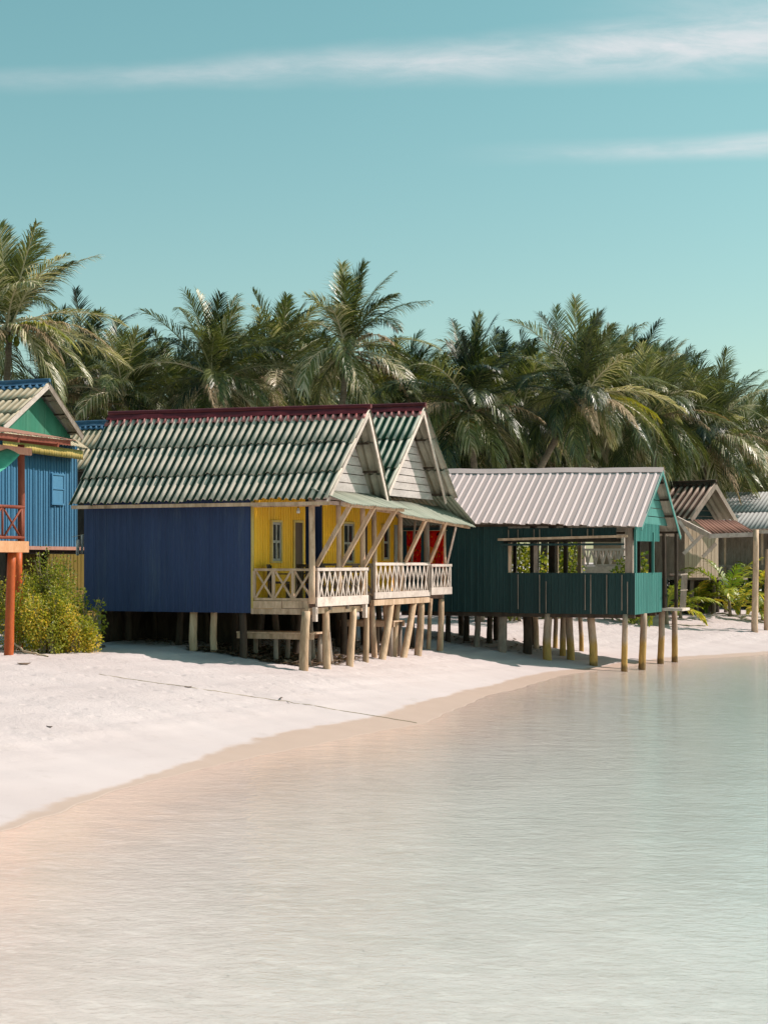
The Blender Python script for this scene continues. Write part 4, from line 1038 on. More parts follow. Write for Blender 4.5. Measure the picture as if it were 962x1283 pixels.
def far_gray_hut():
    fr = Frame(14.6, 71.5, R(-10))
    rt = fr.root('beach_hut', 'grey roofed hut with plank veranda at the right edge, behind the rusty awning', 'hut', 'stilt huts on the beach', 2, 1)
    z = lambda v, d: CAM_H - (v - HORIZ) / F_PX * d
    b = MB(); b.sheet((-1.2, -.9, 4.55), (8, -.9, 4.55), (.6, 2.2, z(617, 73.6)), (8, 2.2, z(617, 73.6)), SINE, .2, .03, (0, -.4, 1), 2, .05, .03, 2); b.build('roof', 'roof_gray', rt, smooth=True, solid=.012)
    b = MB(); b.sheet((-1.2, 5.0, 4.55), (8, 5.0, 4.55), (.6, 2.2, z(617, 73.6)), (8, 2.2, z(617, 73.6)), SINE, .2, .03, (0, .4, 1), 2, .05, .03, 2); b.build('roof', 'roof_gray', rt, smooth=True, solid=.012)
    b = MB(); b.box(-1.1, 8, -.82, -.75, 4.38, 4.53); b.build('fascia', 'pale_wood', rt)
    b = MB(); b.sheet((-.5, .6, 2.2), (8, .6, 2.2), (-.5, .6, 4.5), (8, .6, 4.5), PLANK, .3, .012, (0, -1, 0)); b.build('wall', 'gray_wood', rt, solid=.03)
    b = MB()
    for i in range(26): b.box(-1.0 + i * .35, -1.0 + i * .35 + .14, -.86, -.83, 2.15, 2.95)
    b.box(-1.1, 8, -.83, -.78, 2.9, 3.0); b.build('railing', 'gray_wood', rt)
    b = MB(); b.box(-1.1, 8, -.9, .6, 1.95, 2.12); b.build('deck', 'tan_wood', rt)
    for x in (-.9, .6, 2.2, 4, 6): 
        stilt(fr, rt, x, -.7, 2.0, .08, (0, 0), 'gray_wood')
        b = MB(); b.box(x - .05, x + .05, -.75, -.65, 2.1, 4.45); b.build('post', 'tan_wood', rt)
    b = MB(); b.sheet((-.8, .3, 1.0), (8, .3, 1.0), (-.8, .3, 1.95), (8, .3, 1.95), PLANK, .3, .012, (0, -1, 0)); b.build('dark_screen', 'dark_wood', rt, solid=.03)
far_gray_hut()

def back_veranda_hut():
    """hut seen only through the dark green hut's open band and over its ridge"""
    fr = Frame(8.0, 62.0)
    rt = fr.root('beach_hut', 'hut with white lattice veranda seen through the open band of the dark green hut', 'hut', 'stilt huts on the beach', -2, 1)
    zt = lambda v, d: CAM_H - (v - HORIZ) / F_PX * d
    x0, x1 = fr.x_for(727, 0), fr.x_for(783, 0)
    zb, zt_ = zt(707, 62), zt(690, 62)
    b = MB(); n = 6; W = (x1 - x0) / n
    b.box(x0, x1, -.03, .03, zt_, zt_ + .08); b.box(x0, x1, -.03, .03, zb - .06, zb)
    for i in range(n):
        a = x0 + i * W; b.beam((a, -.012, zb), (a + W / 2, -.012, zt_), .02, .07); b.beam((a + W, .012, zb), (a + W / 2, .012, zt_), .02, .07)
        b.box(a - .03, a + .03, -.025, .025, zb, zt_)
    b.build('railing', 'pale_wood', rt)
    b = MB(); b.box(x0, x1 - .1, -.05, .02, zb - .45, zb - .07); b.build('bottom_board', 'pale_wood', rt)
    b = MB(); b.box(x0 - .2, x1, .03, 3, zb - .30, zb - .1); b.build('deck', 'gray_wood', rt)
    b = MB(); b.beam((x0 + .1, -.2, zb - .15), (x0 + 1.3, -.9, gz(*fr.world(x0 + 1.3, -.9)) + 0), .2, .06); b.build('stair', 'pale_wood', rt)
    b = MB(); b.box(x0, x1 - .5, 1.8, 1.86, zb, zt_ + 1.6); b.build('wall', 'beige_wall', rt)
    b = MB(); b.sheet((x1 + .2, -.4, 4.6), (x0 - .6, -.4, 4.6), (x1 + .2, 2.0, 6.62), (x0 - .6, 2.0, 6.62), SINE, .21, .05, (0, -.5, 1), 2, .05, .03, 2); rf = b.build('roof', 'roof_brown', rt, smooth=True, solid=.012)
    b = MB(); b.sheet((x1 + .2, 4.4, 4.6), (x0 - .6, 4.4, 4.6), (x1 + .2, 2.0, 6.62), (x0 - .6, 2.0, 6.62), SINE, .21, .05, (0, .5, 1), 2, .05, .03, 2); b.build('roof', 'roof_brown', rt, smooth=True, solid=.012)
    xa, xb = fr.x_for(712, 2), fr.x_for(743, 2)
    b = MB(); b.box(xa, xb, 1.85, 2.15, 6.60, 6.86); b.build('ridge_cap', 'cap_blue', rf)
    for x in (x0 + .1, x1 - .1):
        b = MB(); b.box(x - .06, x + .06, 0.04, .16, zb - .4, 4.7); b.build('post', 'pale_wood', rt)
        stilt(fr, rt, x, .3, zb - .3, .08, (0, 0), 'gray_wood')
back_veranda_hut()


# ------------------------------------------------------------------ small things on and under the huts
def local_to_world(fr, x, y, z): a = fr.world(x, y); return (a[0], a[1], z)

def porch_chair(fr, x, y, z, rz, label):
    rt = empty('porch_chair', local_to_world(fr, x, y, z), fr.th + rz); tag(rt, label, 'chair', 'dark chairs on the yellow porch')
    ORG[rt.name] = (0, 0, 0)
    b = MB(); b.box(-.24, .24, -.24, .24, .40, .45); b.build('seat', 'dark_wood', rt)
    b = MB()
    b.box(-.27, -.23, -.24, .24, .80, .87)
    for k in range(5): b.box(-.265, -.24, -.20 + k * .09, -.16 + k * .09, .46, .80)
    b.build('backrest', 'dark_wood', rt)
    for sx in (-.22, .22):
        for sy in (-.21, .21):
            b = MB(); b.beam((sx, sy, 0), (sx, sy, .40 if sx > 0 else .84), .045, .045); b.build('leg', 'dark_wood', rt)
    for sy in (-.26, .26):
        b = MB(); b.box(-.22, .24, sy - .03, sy + .03, .62, .65); b.build('armrest', 'dark_wood', rt)
porch_chair(frame_blue, -1.75, .85, 2.19, R(20), 'dark wooden chair on the porch below the grey window')
porch_chair(frame_blue, -1.45, 2.0, 2.19, R(70), 'dark wooden chair on the porch beside the brown door')

def low_bench(fr, x0, x1, y0, y1, z, label):
    rt = empty('timber_bench', local_to_world(fr, (x0 + x1) / 2, (y0 + y1) / 2, fr.gz((x0 + x1) / 2, (y0 + y1) / 2)), fr.th)
    tag(rt, label, 'bench', 'timber platforms under the huts'); zb = rt.location.z; ORG[rt.name] = (0, 0, 0)
    hx, hy = (x1 - x0) / 2, (y1 - y0) / 2; t = z - zb
    b = MB(); n = 4
    for i in range(n): b.box(-hx, hx, -hy + 2 * hy * i / n, -hy + 2 * hy * (i + 1) / n - .015, t - .04, t)
    b.build('seat', 'tan_wood', rt)
    b = MB(); b.box(-hx, hx, -hy + .02, -hy + .07, t - .17, t - .045); b.box(-hx, hx, hy - .07, hy - .02, t - .17, t - .045); b.build('rail', 'tan_wood', rt)
    for sx in (-.85, 0, .85):
        for sy in (-1, 1):
            b = MB(); b.cyl((sx * hx, sy * (hy - .08), -.25), (sx * hx, sy * (hy - .08), t - .05), .07, .06, 8, 2, .01, sx + sy); b.build('leg', 'gray_wood', rt, smooth=True)
low_bench(frame_blue, -3.0, -.9, 1.0, 1.8, 1.40, 'long low timber platform on short legs under the blue hut porch')
low_bench(frame_second, -2.4, -.8, 2.2, 3.0, 1.52, 'low timber platform in the shade under the lattice veranda')

def red_cloth(fr, x0, x1, y, z0, z1, seed, label):
    b = MB(); n, k = 16, 10; vs = []; fs = []
    for i in range(n + 1):
        for j in range(k + 1):
            a = i / n; c = j / k
            x = x0 + (x1 - x0) * a; z = z1 - (z1 - z0) * c - .03 * math.sin(5 * a + seed) * c
            p = fr.world(x, y + .045 * math.sin(14 * a + seed + 2 * c) * (.4 + c)); vs.append((p[0], p[1], z))
    for i in range(n):
        for j in range(k): fs.append((i * (k + 1) + j, i * (k + 1) + j + 1, (i + 1) * (k + 1) + j + 1, (i + 1) * (k + 1) + j))
    b.add(vs, fs); o = b.build('hanging_cloth', 'red_cloth', None, smooth=True, solid=.004); tag(o, label, 'cloth', 'red cloths hung on the veranda')
f2 = frame_second
red_cloth(f2, f2.x_for(509, 5.3), f2.x_for(527, 5.3), 5.3, 3.02, 4.02, 0.5, 'red and orange cloth hung on the lattice veranda, nearer the yellow wall')
red_cloth(f2, f2.x_for(538, 5.3), f2.x_for(556, 5.3), 5.3, 2.95, 4.02, 2.1, 'red and orange cloth hung at the outer end of the lattice veranda')
b = MB(); a = f2.world(f2.x_for(505, 5.3), 5.3); c = f2.world(-.45, 5.3); b.cyl((a[0], a[1], 4.03), (c[0], c[1], 4.03), .008, .008, 6, 3); o = b.build('washing_line', 'rope'); tag(o, 'line carrying the red cloths across the lattice veranda', 'washing line')

def tube(points, r, n=6):
    b = MB(); pts = [Vector(p) for p in points]; vs = []; fs = []
    for i, p in enumerate(pts):
        d = (pts[min(i + 1, len(pts) - 1)] - pts[max(i - 1, 0)]).normalized(); s = d.cross(Vector((0, 0, 1))).normalized(); u = s.cross(d)
        for j in range(n):
            a = 2 * math.pi * j / n; vs.append(p + s * r * math.cos(a) + u * r * math.sin(a))
    for i in range(len(pts) - 1):
        for j in range(n): fs.append((i * n + j, i * n + (j + 1) % n, (i + 1) * n + (j + 1) % n, (i + 1) * n + j))
    b.add(vs, fs); return b

def ground_at(u, v):
    """point of the ground seen at a picture position"""
    for d in np.arange(10, 110, .05):
        p = P(u, v, d)
        if p.z <= gz(p.x, p.y): return p
    return P(u, v, 60)
pts = []
for i in range(45):
    t = i / 44; p = ground_at(124 + (522 - 124) * t, 846 + (906.5 - 846) * (t * .9 + .1 * t * t)); p.z = gz(p.x, p.y) + .004 + .003 * t; pts.append(p)
o = tube(pts, .0065).build('mooring_rope', 'rope', None, smooth=True); tag(o, 'long thin rope lying straight across the sand down to the water', 'rope')
g0, g2 = ground_at(18, 816), ground_at(60, 824)
pts = []
for i in range(17):
    t = i / 16; p = g0.lerp(g2, t); p.y -= .15 * math.sin(t * 3.1); p.z = gz(p.x, p.y) + .02 + .16 * (1 - t) ** 2; pts.append(p)
o = tube(pts, .022).build('rope_end', 'rope', None, smooth=True); tag(o, 'short pale rope curling from the foot of the orange stilt', 'rope')
o['label'] = 'short pale rope curling from the foot of the orange stilt'


# ------------------------------------------------------------------ plants
WIND = Vector((.20, .05, -.06))

def frond(mb, base, az, el0, L, bend, nleaf, leaflen, r, tone, lw=.04, hang=.55, rad=.035, sweep=0.0):
    n = 14; pts = [Vector(base)]; tan = []; el = el0; a = az
    for i in range(n):
        t = (i + 1) / n
        e = el0 - bend * (t ** 1.35); a2 = az + sweep * t * t
        d = Vector((math.cos(e) * math.cos(a2) + .30 * t, math.cos(e) * math.sin(a2), math.sin(e) - .06 * t)).normalized()
        tan.append(d); pts.append(pts[-1] + d * (L / n))
    tan.append(tan[-1])
    for i in range(n):
        r0 = rad * (1 - .85 * i / n); r1 = rad * (1 - .85 * (i + 1) / n)
        mb.cyl(pts[i], pts[i + 1], r0, r1, 3, 1, 0, 0, False)
        for k in range(-6, 0): mb.w[k] = min(1, tone + .3)
    roll = r.uniform(-.5, .5)
    for k in range(nleaf):
        t = .14 + .86 * (k + r.random() * .6) / nleaf
        q = min(t * n, n - 1e-3); i = int(q); f = q - i
        p = pts[i].lerp(pts[i + 1], f); d = tan[i]
        side0 = d.cross(Vector((0, 0, 1)))
        if side0.length < .05: side0 = Vector((-math.sin(az), math.cos(az), 0))
        side0.normalize(); up = side0.cross(d)
        prof = min(1.0, .45 + 2.2 * (t - .14)) * (1 - .72 * max(0, (t - .45) / .55) ** 1.5)
        ll = leaflen * prof * r.uniform(.70, 1.18)
        for sg in (-1, 1):
            if r.random() < .14: continue
            fwd = .70 + .75 * t + r.uniform(-.15, .15)
            v0 = side0 * (sg * (1 - .35 * t)) + d * fwd + up * (.22 + r.uniform(-.16, .16) + sg * roll * .45) + WIND
            v0.normalize()
            v1 = (v0 + Vector((0, 0, -hang * r.uniform(.7, 1.3)))).normalized()
            v2 = (v1 + Vector((0, 0, -hang * 1.5 * r.uniform(.7, 1.3)))).normalized()
            w_ = (d - v0 * d.dot(v0)).normalized() * lw * .5
            m1 = p + v0 * ll * .34; m2 = m1 + v1 * ll * .36; m3 = m2 + v2 * ll * .30
            tn = max(0, min(1, tone + r.uniform(-.30, .30)))
            mb.add([p - w_ * .6, p + w_ * .6, m1 + w_, m1 - w_, m2 + w_ * .8, m2 - w_ * .8, m3], [(0, 1, 2, 3), (3, 2, 4, 5), (5, 4, 6)], tn)

def palm_tree(u, v, d, L, seed, label, nf=26, lean=(0, 0), dry=3, yellow=0, flower=False, up=0.0, big=1.0, group='coconut palms behind the huts'):
    r = random.Random(seed)
    top = P(u, v + 16, d)
    bx, by = top.x - lean[0], top.y - lean[1]
    zb = gz(bx, by) - .2
    rt = empty('palm_tree', (bx, by, zb + .2)); tag(rt, label, 'palm tree', group); ORG[rt.name] = (bx, by, zb + .2)
    # trunk
    b = MB(); n = 10; prev = None
    pts = []
    for i in range(n + 1):
        t = i / n; pts.append(Vector((bx + lean[0] * t * t, by + lean[1] * t * t, zb + (top.z - zb) * t)))
    for i in range(n):
        r0 = .19 - .09 * i / n; r1 = .19 - .09 * (i + 1) / n
        b.cyl(pts[i], pts[i + 1], r0 * 1.02, r1 * .98, 9, 1, 0, 0, i in (0, n - 1), .04)
    b.build('trunk', 'trunk', rt, smooth=True)
    c = pts[-1]
    b = MB(); ga = 2.39996; a0 = r.uniform(0, 6.28)
    for k in range(nf):
        t = k / (nf - 1)
        el = R(88 - 122 * t ** 1.25) + r.uniform(-.14, .14) + up * (1 - t)
        bend = R(16 + 62 * min(1, t * 1.5)) * r.uniform(.7, 1.3)
        LL = L * (.82 + .18 * min(1, 2.2 * t)) * (1 if r.random() > .12 else .7) * (0.66 + .30 * math.sin(math.pi * (.30 + .55 * t))) * r.uniform(.82, 1.15)
        tone = max(0.02, min(.95, .42 + .28 * (t - .5) + r.uniform(-.42, .48)))
        frond(b, c + Vector((r.uniform(-.08, .08), r.uniform(-.08, .08), r.uniform(-.1, .2))), a0 + ga * k + r.uniform(-.25, .25), el, LL, bend, 74, (.98 + .2 * t) * L / 3.8 * big, r, tone, .032, (.12 + .8 * t) * r.uniform(.6, 1.4), .04, r.uniform(-.3, .3) - .15)
    b.build('crown', 'palm', rt)
    if yellow:
        b = MB()
        for k in range(yellow): frond(b, c, r.uniform(0, 6.28), R(r.uniform(0, 60)), L * .95, R(60), 56, .7 * L / 3.8, r, r.uniform(.3, .8), .05, .6)
        b.build('yellow_fronds', 'palm_yellow', rt)
    if dry:
        b = MB()
        for k in range(dry): frond(b, c - Vector((0, 0, .15)), r.uniform(-2.8, -.3), R(r.uniform(-10, 35)), L * r.uniform(.75, 1.0), R(r.uniform(50, 85)), 50, .7 * L / 3.8, r, r.uniform(.2, .9), .045, .9)
        b.build('dry_fronds', 'palm_dry', rt)
    if flower:
        b = MB()
        for k in range(26):
            az = r.uniform(-2.6, -.5); el = r.uniform(-.9, .2); q = c + Vector((.25 * math.cos(-1.3), .25 * math.sin(-1.3), -.35))
            e = q + Vector((math.cos(az) * math.cos(el), math.sin(az) * math.cos(el), math.sin(el))) * r.uniform(.3, .7)
            b.cyl(q, e, .03, .012, 5, 2, .02, k)
        b.build('flower_spray', 'spathe', rt)
    # coconuts
    b = MB()
    for k in range(6):
        a = r.uniform(0, 6.28); q = c + Vector((.24 * math.cos(a), .24 * math.sin(a), -.32 - r.uniform(0, .2)))
        b.cyl(q - Vector((0, 0, .12)), q, .05, .11, 8, 1); b.cyl(q, q + Vector((0, 0, .12)), .11, .05, 8, 1)
    b.build('coconuts', 'palm_young', rt, smooth=True)
    return rt

def leaf_cloud(b, blobs, nleaf, size, r, tone_fn=None):
    """leaves scattered through overlapping lumps, denser near their skins"""
    wts = [bl[3] * bl[4] * bl[5] for bl in blobs]; tot = sum(wts)
    for bl, wt in zip(blobs, wts):
        cx, cy, cz, rx, ry, rz = bl[:6]; lump_tone = r.uniform(-.22, .22)
        for _ in range(int(nleaf * wt / tot)):
            th = r.uniform(0, 6.28); zc = r.uniform(-1, 1); q = math.sqrt(1 - zc * zc); rad = r.random() ** .38 * r.uniform(.85, 1.12)
            nrm = Vector((q * math.cos(th), q * math.sin(th), zc)); p = Vector((cx + nrm.x * rx * rad, cy + nrm.y * ry * rad, cz + nrm.z * rz * rad))
            d = (nrm + Vector((r.uniform(-1, 1), r.uniform(-1, 1), r.uniform(-.9, .7)))).normalized()
            s = d.cross(Vector((r.uniform(-1, 1), r.uniform(-1, 1), r.uniform(-1, 1))))
            if s.length < .05: continue
            s.normalize(); L = size * r.uniform(.6, 1.35); W = L * r.uniform(.28, .42); k = d.cross(s) * L * .12
            tn = max(0, min(1, .45 + lump_tone + r.uniform(-.3, .3) + (tone_fn(p) if tone_fn else 0)))
            b.add([p, p + d * L * .5 + s * W + k, p + d * L, p + d * L * .5 - s * W + k], [(0, 1, 2, 3)], tn)

def shrub(name, label, cat, c, size, nleaf, leaf, m, seed, group=None, tone_fn=None, lumps=9, stems=9):
    r = random.Random(seed)
    zb = gz(c[0], c[1]); rt = empty(name, (c[0], c[1], zb)); tag(rt, label, cat, group); ORG[rt.name] = (c[0], c[1], zb)
    sx, sy, sz = size; blobs = []
    for _ in range(lumps):
        a = r.uniform(0, 6.28); q = math.sqrt(r.random()) * .72
        h = r.uniform(.22, .78) * (1 - .45 * q)
        k = r.uniform(.30, .48)
        blobs.append((c[0] + sx * q * math.cos(a), c[1] + sy * q * math.sin(a), zb + sz * h, sx * k, sy * k, sz * k * .8))
    b = MB(); leaf_cloud(b, blobs, nleaf, leaf, r, tone_fn); b.build('foliage', m, rt)
    b = MB()
    for _ in range(stems):
        bl = r.choice(blobs); p0 = Vector((c[0] + r.uniform(-.3, .3) * sx, c[1] + r.uniform(-.3, .3) * sy, zb - .1)); p1 = Vector(bl[:3]) + Vector((r.uniform(-.3, .3) * sx, r.uniform(-.3, .3) * sy, bl[5] * .9))
        b.cyl(p0, p1, .02 * sz ** .5, .006, 5, 5, .05, r.uniform(0, 9), False)
    b.build('stems', 'twig', rt)
    return rt

def broad_tree(u, v, d, rx, rz, seed, label, nleaf=5200, leaf=.34, m='tree_leaf', group='broad leaved trees behind the palms'):
    r = random.Random(seed); top = P(u, v, d); zb = gz(top.x, top.y)
    rt = empty('broadleaf_tree', (top.x, top.y, zb)); tag(rt, label, 'tree', group); ORG[rt.name] = (top.x, top.y, zb)
    b = MB(); b.cyl((top.x, top.y, zb - .2), (top.x + .2, top.y, top.z), .22, .12, 9, 5, .08, seed); 
    blobs = []
    for k in range(11):
        a = r.uniform(0, 6.28); q = math.sqrt(r.random()) * .8; h = r.uniform(-.75, .8); s = r.uniform(.32, .5) 
        bl = (top.x + rx * q * math.cos(a), top.y + rx * .8 * q * math.sin(a), max(top.z + rz * h * (1 - .4 * q), zb + .3), rx * s, rx * s, rz * s * .8); blobs.append(bl)
        b.cyl((top.x + .1, top.y, top.z - rz * .5), bl[:3], .07, .02, 6, 3, .06, k)
    b.build('trunk', 'trunk', rt, smooth=True)
    b = MB(); leaf_cloud(b, blobs, nleaf, leaf, r); b.build('crown', m, rt)
    return rt

# the row of coconut palms: picture column and row of the crown's heart, distance, frond length
PALMS = [
 (12, 396, 54, 4.2, 'tallest palm at the left edge with long drooping fronds above the straw roof', dict(nf=40, dry=3, yellow=1)),
 (60, 478, 62, 4.0, 'palm with low fronds just above the blue ridged roof', dict(nf=32, dry=3, flower=True)),
 (158, 486, 60, 3.9, 'palm above the gap between the straw roof and the red ridge', dict(nf=34, dry=1)),
 (214, 492, 66, 3.6, 'palm with bunched dry brown fronds, left part of the row', dict(nf=26, dry=5)),
 (268, 462, 58, 3.9, 'dark palm above the middle of the red ridge', dict(nf=38, dry=2, yellow=1)),
 (318, 478, 66, 4.0, 'bushy palm hanging low over the red ridge', dict(nf=34, dry=2)),
 (352, 452, 62, 3.9, 'pale tipped palm left of the tall upright palm', dict(nf=34, dry=4)),
 (436, 424, 58, 4.0, 'tall upright palm above the green roof', dict(nf=32, dry=2, up=.14, lean=(.6, .2))),
 (505, 502, 68, 4.4, 'palm with long arching fronds right of the upright palm', dict(nf=32, dry=4)),
 (588, 498, 57, 4.1, 'full round palm with orange flower spray above the pink roof corner', dict(nf=42, dry=2, yellow=1, flower=True, up=.1)),
 (655, 500, 66, 4.0, 'palm between the flowering palm and the dark upright palm', dict(nf=32, dry=4, lean=(1.2, .2))),
 (728, 484, 58, 4.1, 'dark upright palm above the middle of the pink roof', dict(nf=42, dry=2, yellow=1, up=.1, lean=(2.9, .3))),
 (770, 505, 68, 4.3, 'silvery palm with fronds arching over the pink roof end', dict(nf=36, dry=4, lean=(-1.2, .2))),
 (815, 508, 66, 4.2, 'palm with split young leaves above the right end of the pink roof', dict(nf=36, dry=2, lean=(-.3, .2))),
 (888, 540, 74, 4.9, 'palm drooping over the brown hut near the right edge', dict(nf=42, dry=4)),
 (925, 572, 80, 4.4, 'low yellow flecked palm behind the grey roof', dict(nf=32, dry=2, yellow=3)),
 (845, 545, 76, 4.6, 'shaded palm low behind the brown striped roof', dict(nf=34, dry=2)),
 (690, 545, 72, 4.3, 'shaded palm filling the row low behind the pink roof', dict(nf=32, dry=2, lean=(2.2, .2))),
 (110, 445, 72, 3.8, 'smaller distant palm right of the tallest palm', dict(nf=28, dry=3)),
 (400, 505, 70, 4.2, 'shaded palm low behind the red ridge and upright palm', dict(nf=32, dry=2)),
 (245, 520, 68, 4.0, 'shaded palm touching the left half of the red ridge', dict(nf=30, dry=1)),
 (545, 535, 68, 4.2, 'shaded palm low behind the green roof peak', dict(nf=30, dry=2)),
 (958, 555, 84, 4.4, 'thin palm cut by the right edge', dict(nf=28, dry=1)),
 (630, 560, 70, 4.2, 'shaded palm low behind the left half of the pink roof', dict(nf=30, dry=1, lean=(1.5, 0))),
]
for i, (u, v, d, L, lab, kw) in enumerate(PALMS):
    kw.setdefault('lean', (rng.uniform(-.6, .6), rng.uniform(-.4, .4)))
    palm_tree(u, v, d, L, 100 + i * 7, lab, **kw)

HID = 'palm half hidden in the dense row behind the nearer palms'
for i, (u, v, d) in enumerate(((90, 490, 70), (130, 505, 74), (182, 500, 72), (235, 510, 74), (300, 490, 72), (340, 505, 74), (385, 480, 72), (465, 520, 74), (490, 515, 72), (540, 510, 74), (622, 490, 72),
        (640, 530, 76), (700, 475, 74), (765, 485, 76), (765, 545, 74), (800, 490, 78), (840, 505, 78), (862, 530, 82), (905, 548, 84), (935, 575, 88), (975, 600, 90))):
    palm_tree(u, v, d, 3.7 * d / 66, 700 + i * 5, HID, nf=30, dry=2, up=.05, lean=(rng.uniform(-.5, .5), 0))

TREES = [(40, 545, 72, 4.0, 3.2, 'dark leafy tree behind the straw roof at the left'), (150, 560, 72, 3.8, 2.6, 'dark leafy tree behind the gap left of the red ridge'),
         (260, 560, 70, 3.8, 2.6, 'dark leafy tree behind the deep blue hut'), (370, 560, 70, 3.8, 2.7, 'dark leafy tree behind the middle of the red ridge'),
         (480, 570, 70, 3.8, 2.8, 'dark leafy tree behind the green roof'), (580, 585, 76, 3.6, 2.6, 'dark leafy tree behind the pink roof corner'),
         (680, 595, 78, 3.8, 2.8, 'dark leafy tree behind the middle of the pink roof'), (780, 590, 80, 4.2, 3.2, 'dark leafy tree behind the pink roof end'),
         (870, 590, 88, 3.8, 3.2, 'dark leafy tree behind the brown striped roof'), (950, 590, 90, 4.2, 3.4, 'dark leafy tree at the right edge behind the grey roof')]
for i, (u, v, d, rx, rz, lab) in enumerate(TREES):
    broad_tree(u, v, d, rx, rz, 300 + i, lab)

# low growth seen through and between the huts
for i, (u, d, s, lab, m_) in enumerate(((650, 58, (1.3, 1.0, 3.4), 'sunlit bush seen through the open band, left end', 'shrub'), (690, 60, (1.2, 1.0, 3.3), 'bush seen through the middle of the open band', 'shrub'), (715, 63, (1.0, 1.0, 3.3), 'bush left of the white lattice veranda', 'shrub'),
        (795, 60, (.9, .9, 3.0), 'bush beyond the corner post of the dark green hut', 'shrub'), (860, 68, (1.6, 1.0, 2.0), 'dark bush at the foot of the brown hut', 'tree_leaf'), (930, 70, (1.8, 1.0, 1.4), 'dark bush under the grey veranda', 'tree_leaf'), (615, 60, (1.6, 1.2, 2.2), 'bush behind the solid part of the dark green hut', 'tree_leaf'))):
    x = (u - CU) / F_PX * d
    shrub('bush', lab, 'bush', (x, d), s, 1500, .16, m_, 500 + i, 'bushes behind the huts', lumps=8)
# the big shrub at the left: fine leaves, tall beside the stilts and sloping down to the right
G_SH = 'shrubs beside the left hand huts'
shrub('shrub', 'yellow green shrub spreading over the sand beside the orange stilts', 'shrub', (-7.65, 36.8), (.72, .7, 1.75), 9000, .055, 'shrub', 71, G_SH, lambda p: .02 + .18 * max(0, min(1, (2.1 - p.z))), 16, 22)
shrub('shrub', 'taller green shrub under the mid blue hut', 'shrub', (-8.0, 38.2), (.75, .8, 2.6), 7000, .06, 'shrub', 72, G_SH, lambda p: -.05, 14, 18)
shrub('shrub', 'low ragged yellow shrub at the sand edge nearest the deep blue wall', 'shrub', (-7.15, 36.9), (.55, .5, 1.05), 4200, .055, 'shrub', 77, G_SH, lambda p: .10 + .2 * max(0, min(1, (1.8 - p.z))), 12, 22)
shrub('shrub', 'shrub cut by the left edge behind the orange stilts', 'shrub', (-8.75, 37.6), (.9, .8, 2.4), 7000, .055, 'shrub', 73, G_SH, lambda p: .12, 14, 16)
shrub('shrub', 'loose leafy shrub leaning against the deep blue wall', 'shrub', (-7.15, 38.5), (.40, .45, 1.5), 700, .075, 'shrub', 74, G_SH, lambda p: -.05, 7, 16)

# dry leaves dropped on the open sand
for i, (u, v, L, lab) in enumerate(((30, 833, .28, 'curled brown leaf on the sand in front of the orange stilts'), (128, 811, .35, 'flat tan palm leaf scrap on the sand by the shrub'), (62, 912, .14, 'tiny brown leaf scrap low on the open sand at the left'), (236, 862, .16, 'small dry leaf scrap on the sand in front of the deep blue hut'), (352, 876, .16, 'small twig scrap on the sand above the wet band'))):
    p = ground_at(u, v); b = MB(); vs = []; fs = []; a = 1.1 * i + .3
    for k in range(7):
        t = k / 6; wd = L * .22 * math.sin(math.pi * (t * .9 + .05)); c = Vector((p.x + (t - .5) * L * math.cos(a), p.y + (t - .5) * L * math.sin(a), p.z + .015 + .07 * L * 4 * (t - .5) ** 2)); s_ = Vector((-math.sin(a), math.cos(a), .25)) * wd
        vs += [c - s_, c + s_]
    for k in range(6): fs.append((2 * k, 2 * k + 1, 2 * k + 3, 2 * k + 2))
    b.add(vs, fs, .3); o = b.build('dry_leaf', 'litter', None, smooth=True, solid=.006); tag(o, lab, 'leaf', 'scraps on the open sand')

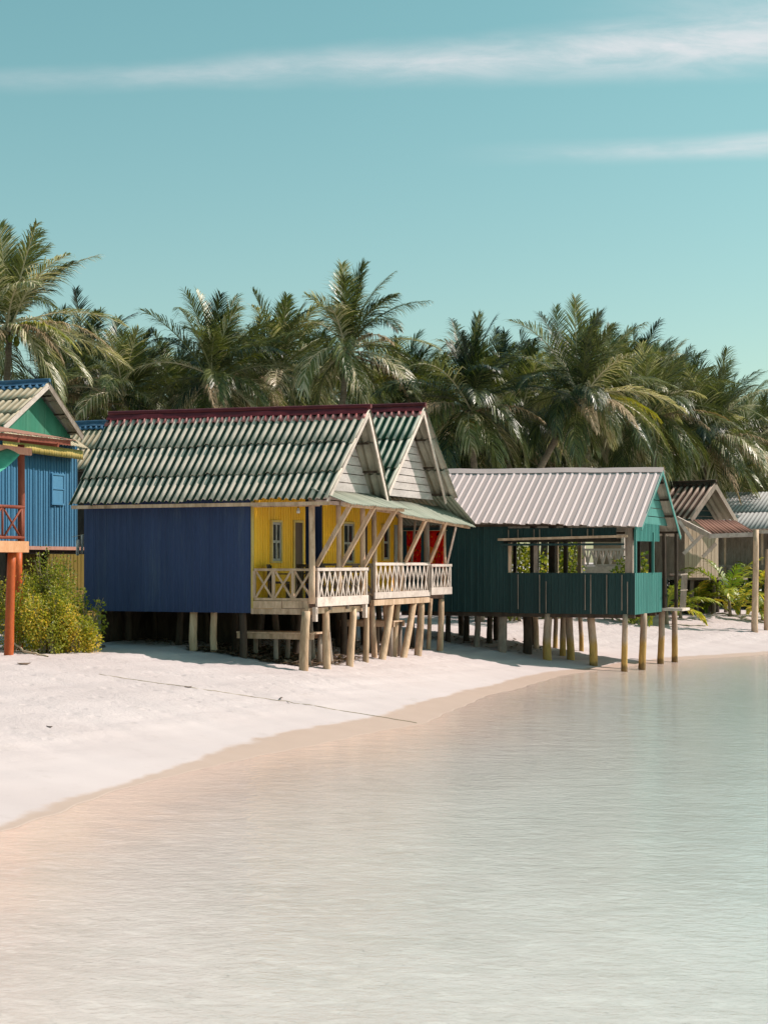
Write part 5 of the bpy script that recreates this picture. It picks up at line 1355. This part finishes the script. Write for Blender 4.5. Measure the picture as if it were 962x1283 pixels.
# young coconut plants near the far huts
def young_palm(u, v, d, h, n, seed, label):
    r = random.Random(seed); p = P(u, v, d); zb = gz(p.x, p.y)
    rt = empty('young_palm', (p.x, p.y, zb)); tag(rt, label, 'young palm', 'young palms in front of the far huts'); ORG[rt.name] = (p.x, p.y, zb)
    b = MB(); b.cyl((p.x, p.y, zb - .1), (p.x, p.y, zb + h * .25), .08, .05, 8, 3, .02, seed); b.build('stem', 'twig', rt, smooth=True)
    b = MB()
    for k in range(n):
        t = k / max(1, n - 1)
        frond(b, (p.x, p.y, zb + h * .22), 2.4 * k + r.uniform(-.3, .3), R(82 - 62 * t), h * r.uniform(.7, .95), R(50 + 40 * t), 26, h * .22, r, r.uniform(.25, .95), .075, .4, .03)
    b.build('fronds', 'palm_young', rt)
for i, a in enumerate(((914, 752, 64, 3.0, 11, 'tallest young palm with bright feathered leaves under the rusty awning'), (873, 757, 65, 1.9, 10, 'young palm with golden leaves left of the tallest one'), (886, 757, 66, 1.3, 9, 'small golden palm seedling by the brown log'),
        (926, 757, 65, 1.4, 9, 'yellow palm seedling beside the tall awning post'), (852, 752, 62, 1.3, 9, 'yellow seedling next to the end balcony of the dark green hut'), (955, 762, 63, 1.5, 9, 'yellow palm seedling cut by the right edge'), (835, 745, 60, 2.3, 9, 'young palm behind the teal half wall'), (952, 745, 70, 2.6, 10, 'young palm in front of the grey veranda'))):
    young_palm(*a[:5], 900 + i, a[5])

# logs edging the sand by the far huts
for i, (u0, v0, u1, v1, lab) in enumerate(((851, 756, 880, 757, 'driftwood log edging the sand, left of the pair'), (878, 759, 912, 757, 'driftwood log edging the sand, right of the pair'))):
    p0, p1 = ground_at(u0, v0), ground_at(u1, v1); b = MB(); b.cyl((p0.x, p0.y, p0.z + .08), (p1.x, p1.y, p1.z + .08), .12, .10, 9, 6, .05, i * 3.0, True, .08)
    o = b.build('driftwood_log', 'tan_wood', None, smooth=True); tag(o, lab, 'log', 'logs edging the sand')
# second awning post at the right edge
p = P(961, 705, 60); zb = gz(p.x, p.y); b = MB(); b.cyl((p.x, p.y, zb - .3), (p.x, p.y, 3.6), .11, .09, 10, 6, .02, 5, True, .05); o = b.build('timber_post', 'tan_wood', None, smooth=True); tag(o, 'shorter timber post standing in the sand at the right edge', 'post')

# leaf litter in the shade under the huts (nobody could count it)
def litter():
    r = random.Random(5); b = MB()
    for fr, xa, xb, ya, yb, n in ((frame_blue, -4.2, -.95, .6, 3.9, 5200), (frame_second, -4.5, -1.2, .3, 5.2, 900), (frame_blue, -6.5, -3.5, 1.2, 3.5, 300), (frame_green, -6.8, -3.5, .6, 3.6, 260)):
        for _ in range(n):
            x, y = r.uniform(xa, xb), r.uniform(ya, yb); X0, Y0 = fr.world(x, y); z = gz(X0, Y0) + .01 + r.random() * .03
            a = r.uniform(0, 6.28); L = r.uniform(.08, .26); d = Vector((math.cos(a), math.sin(a), r.uniform(-.1, .35))) * L; s = Vector((-math.sin(a), math.cos(a), r.uniform(-.2, .2))) * L * r.uniform(.1, .25)
            q = Vector((X0, Y0, z)); b.add([q, q + d * .5 + s, q + d, q + d * .5 - s], [(0, 1, 2, 3)], r.random())
    o = b.build('leaf_litter', 'litter'); tag(o, 'dry brown leaf litter strewn on the shaded sand under the huts', 'leaf litter', None, 'stuff')
litter()
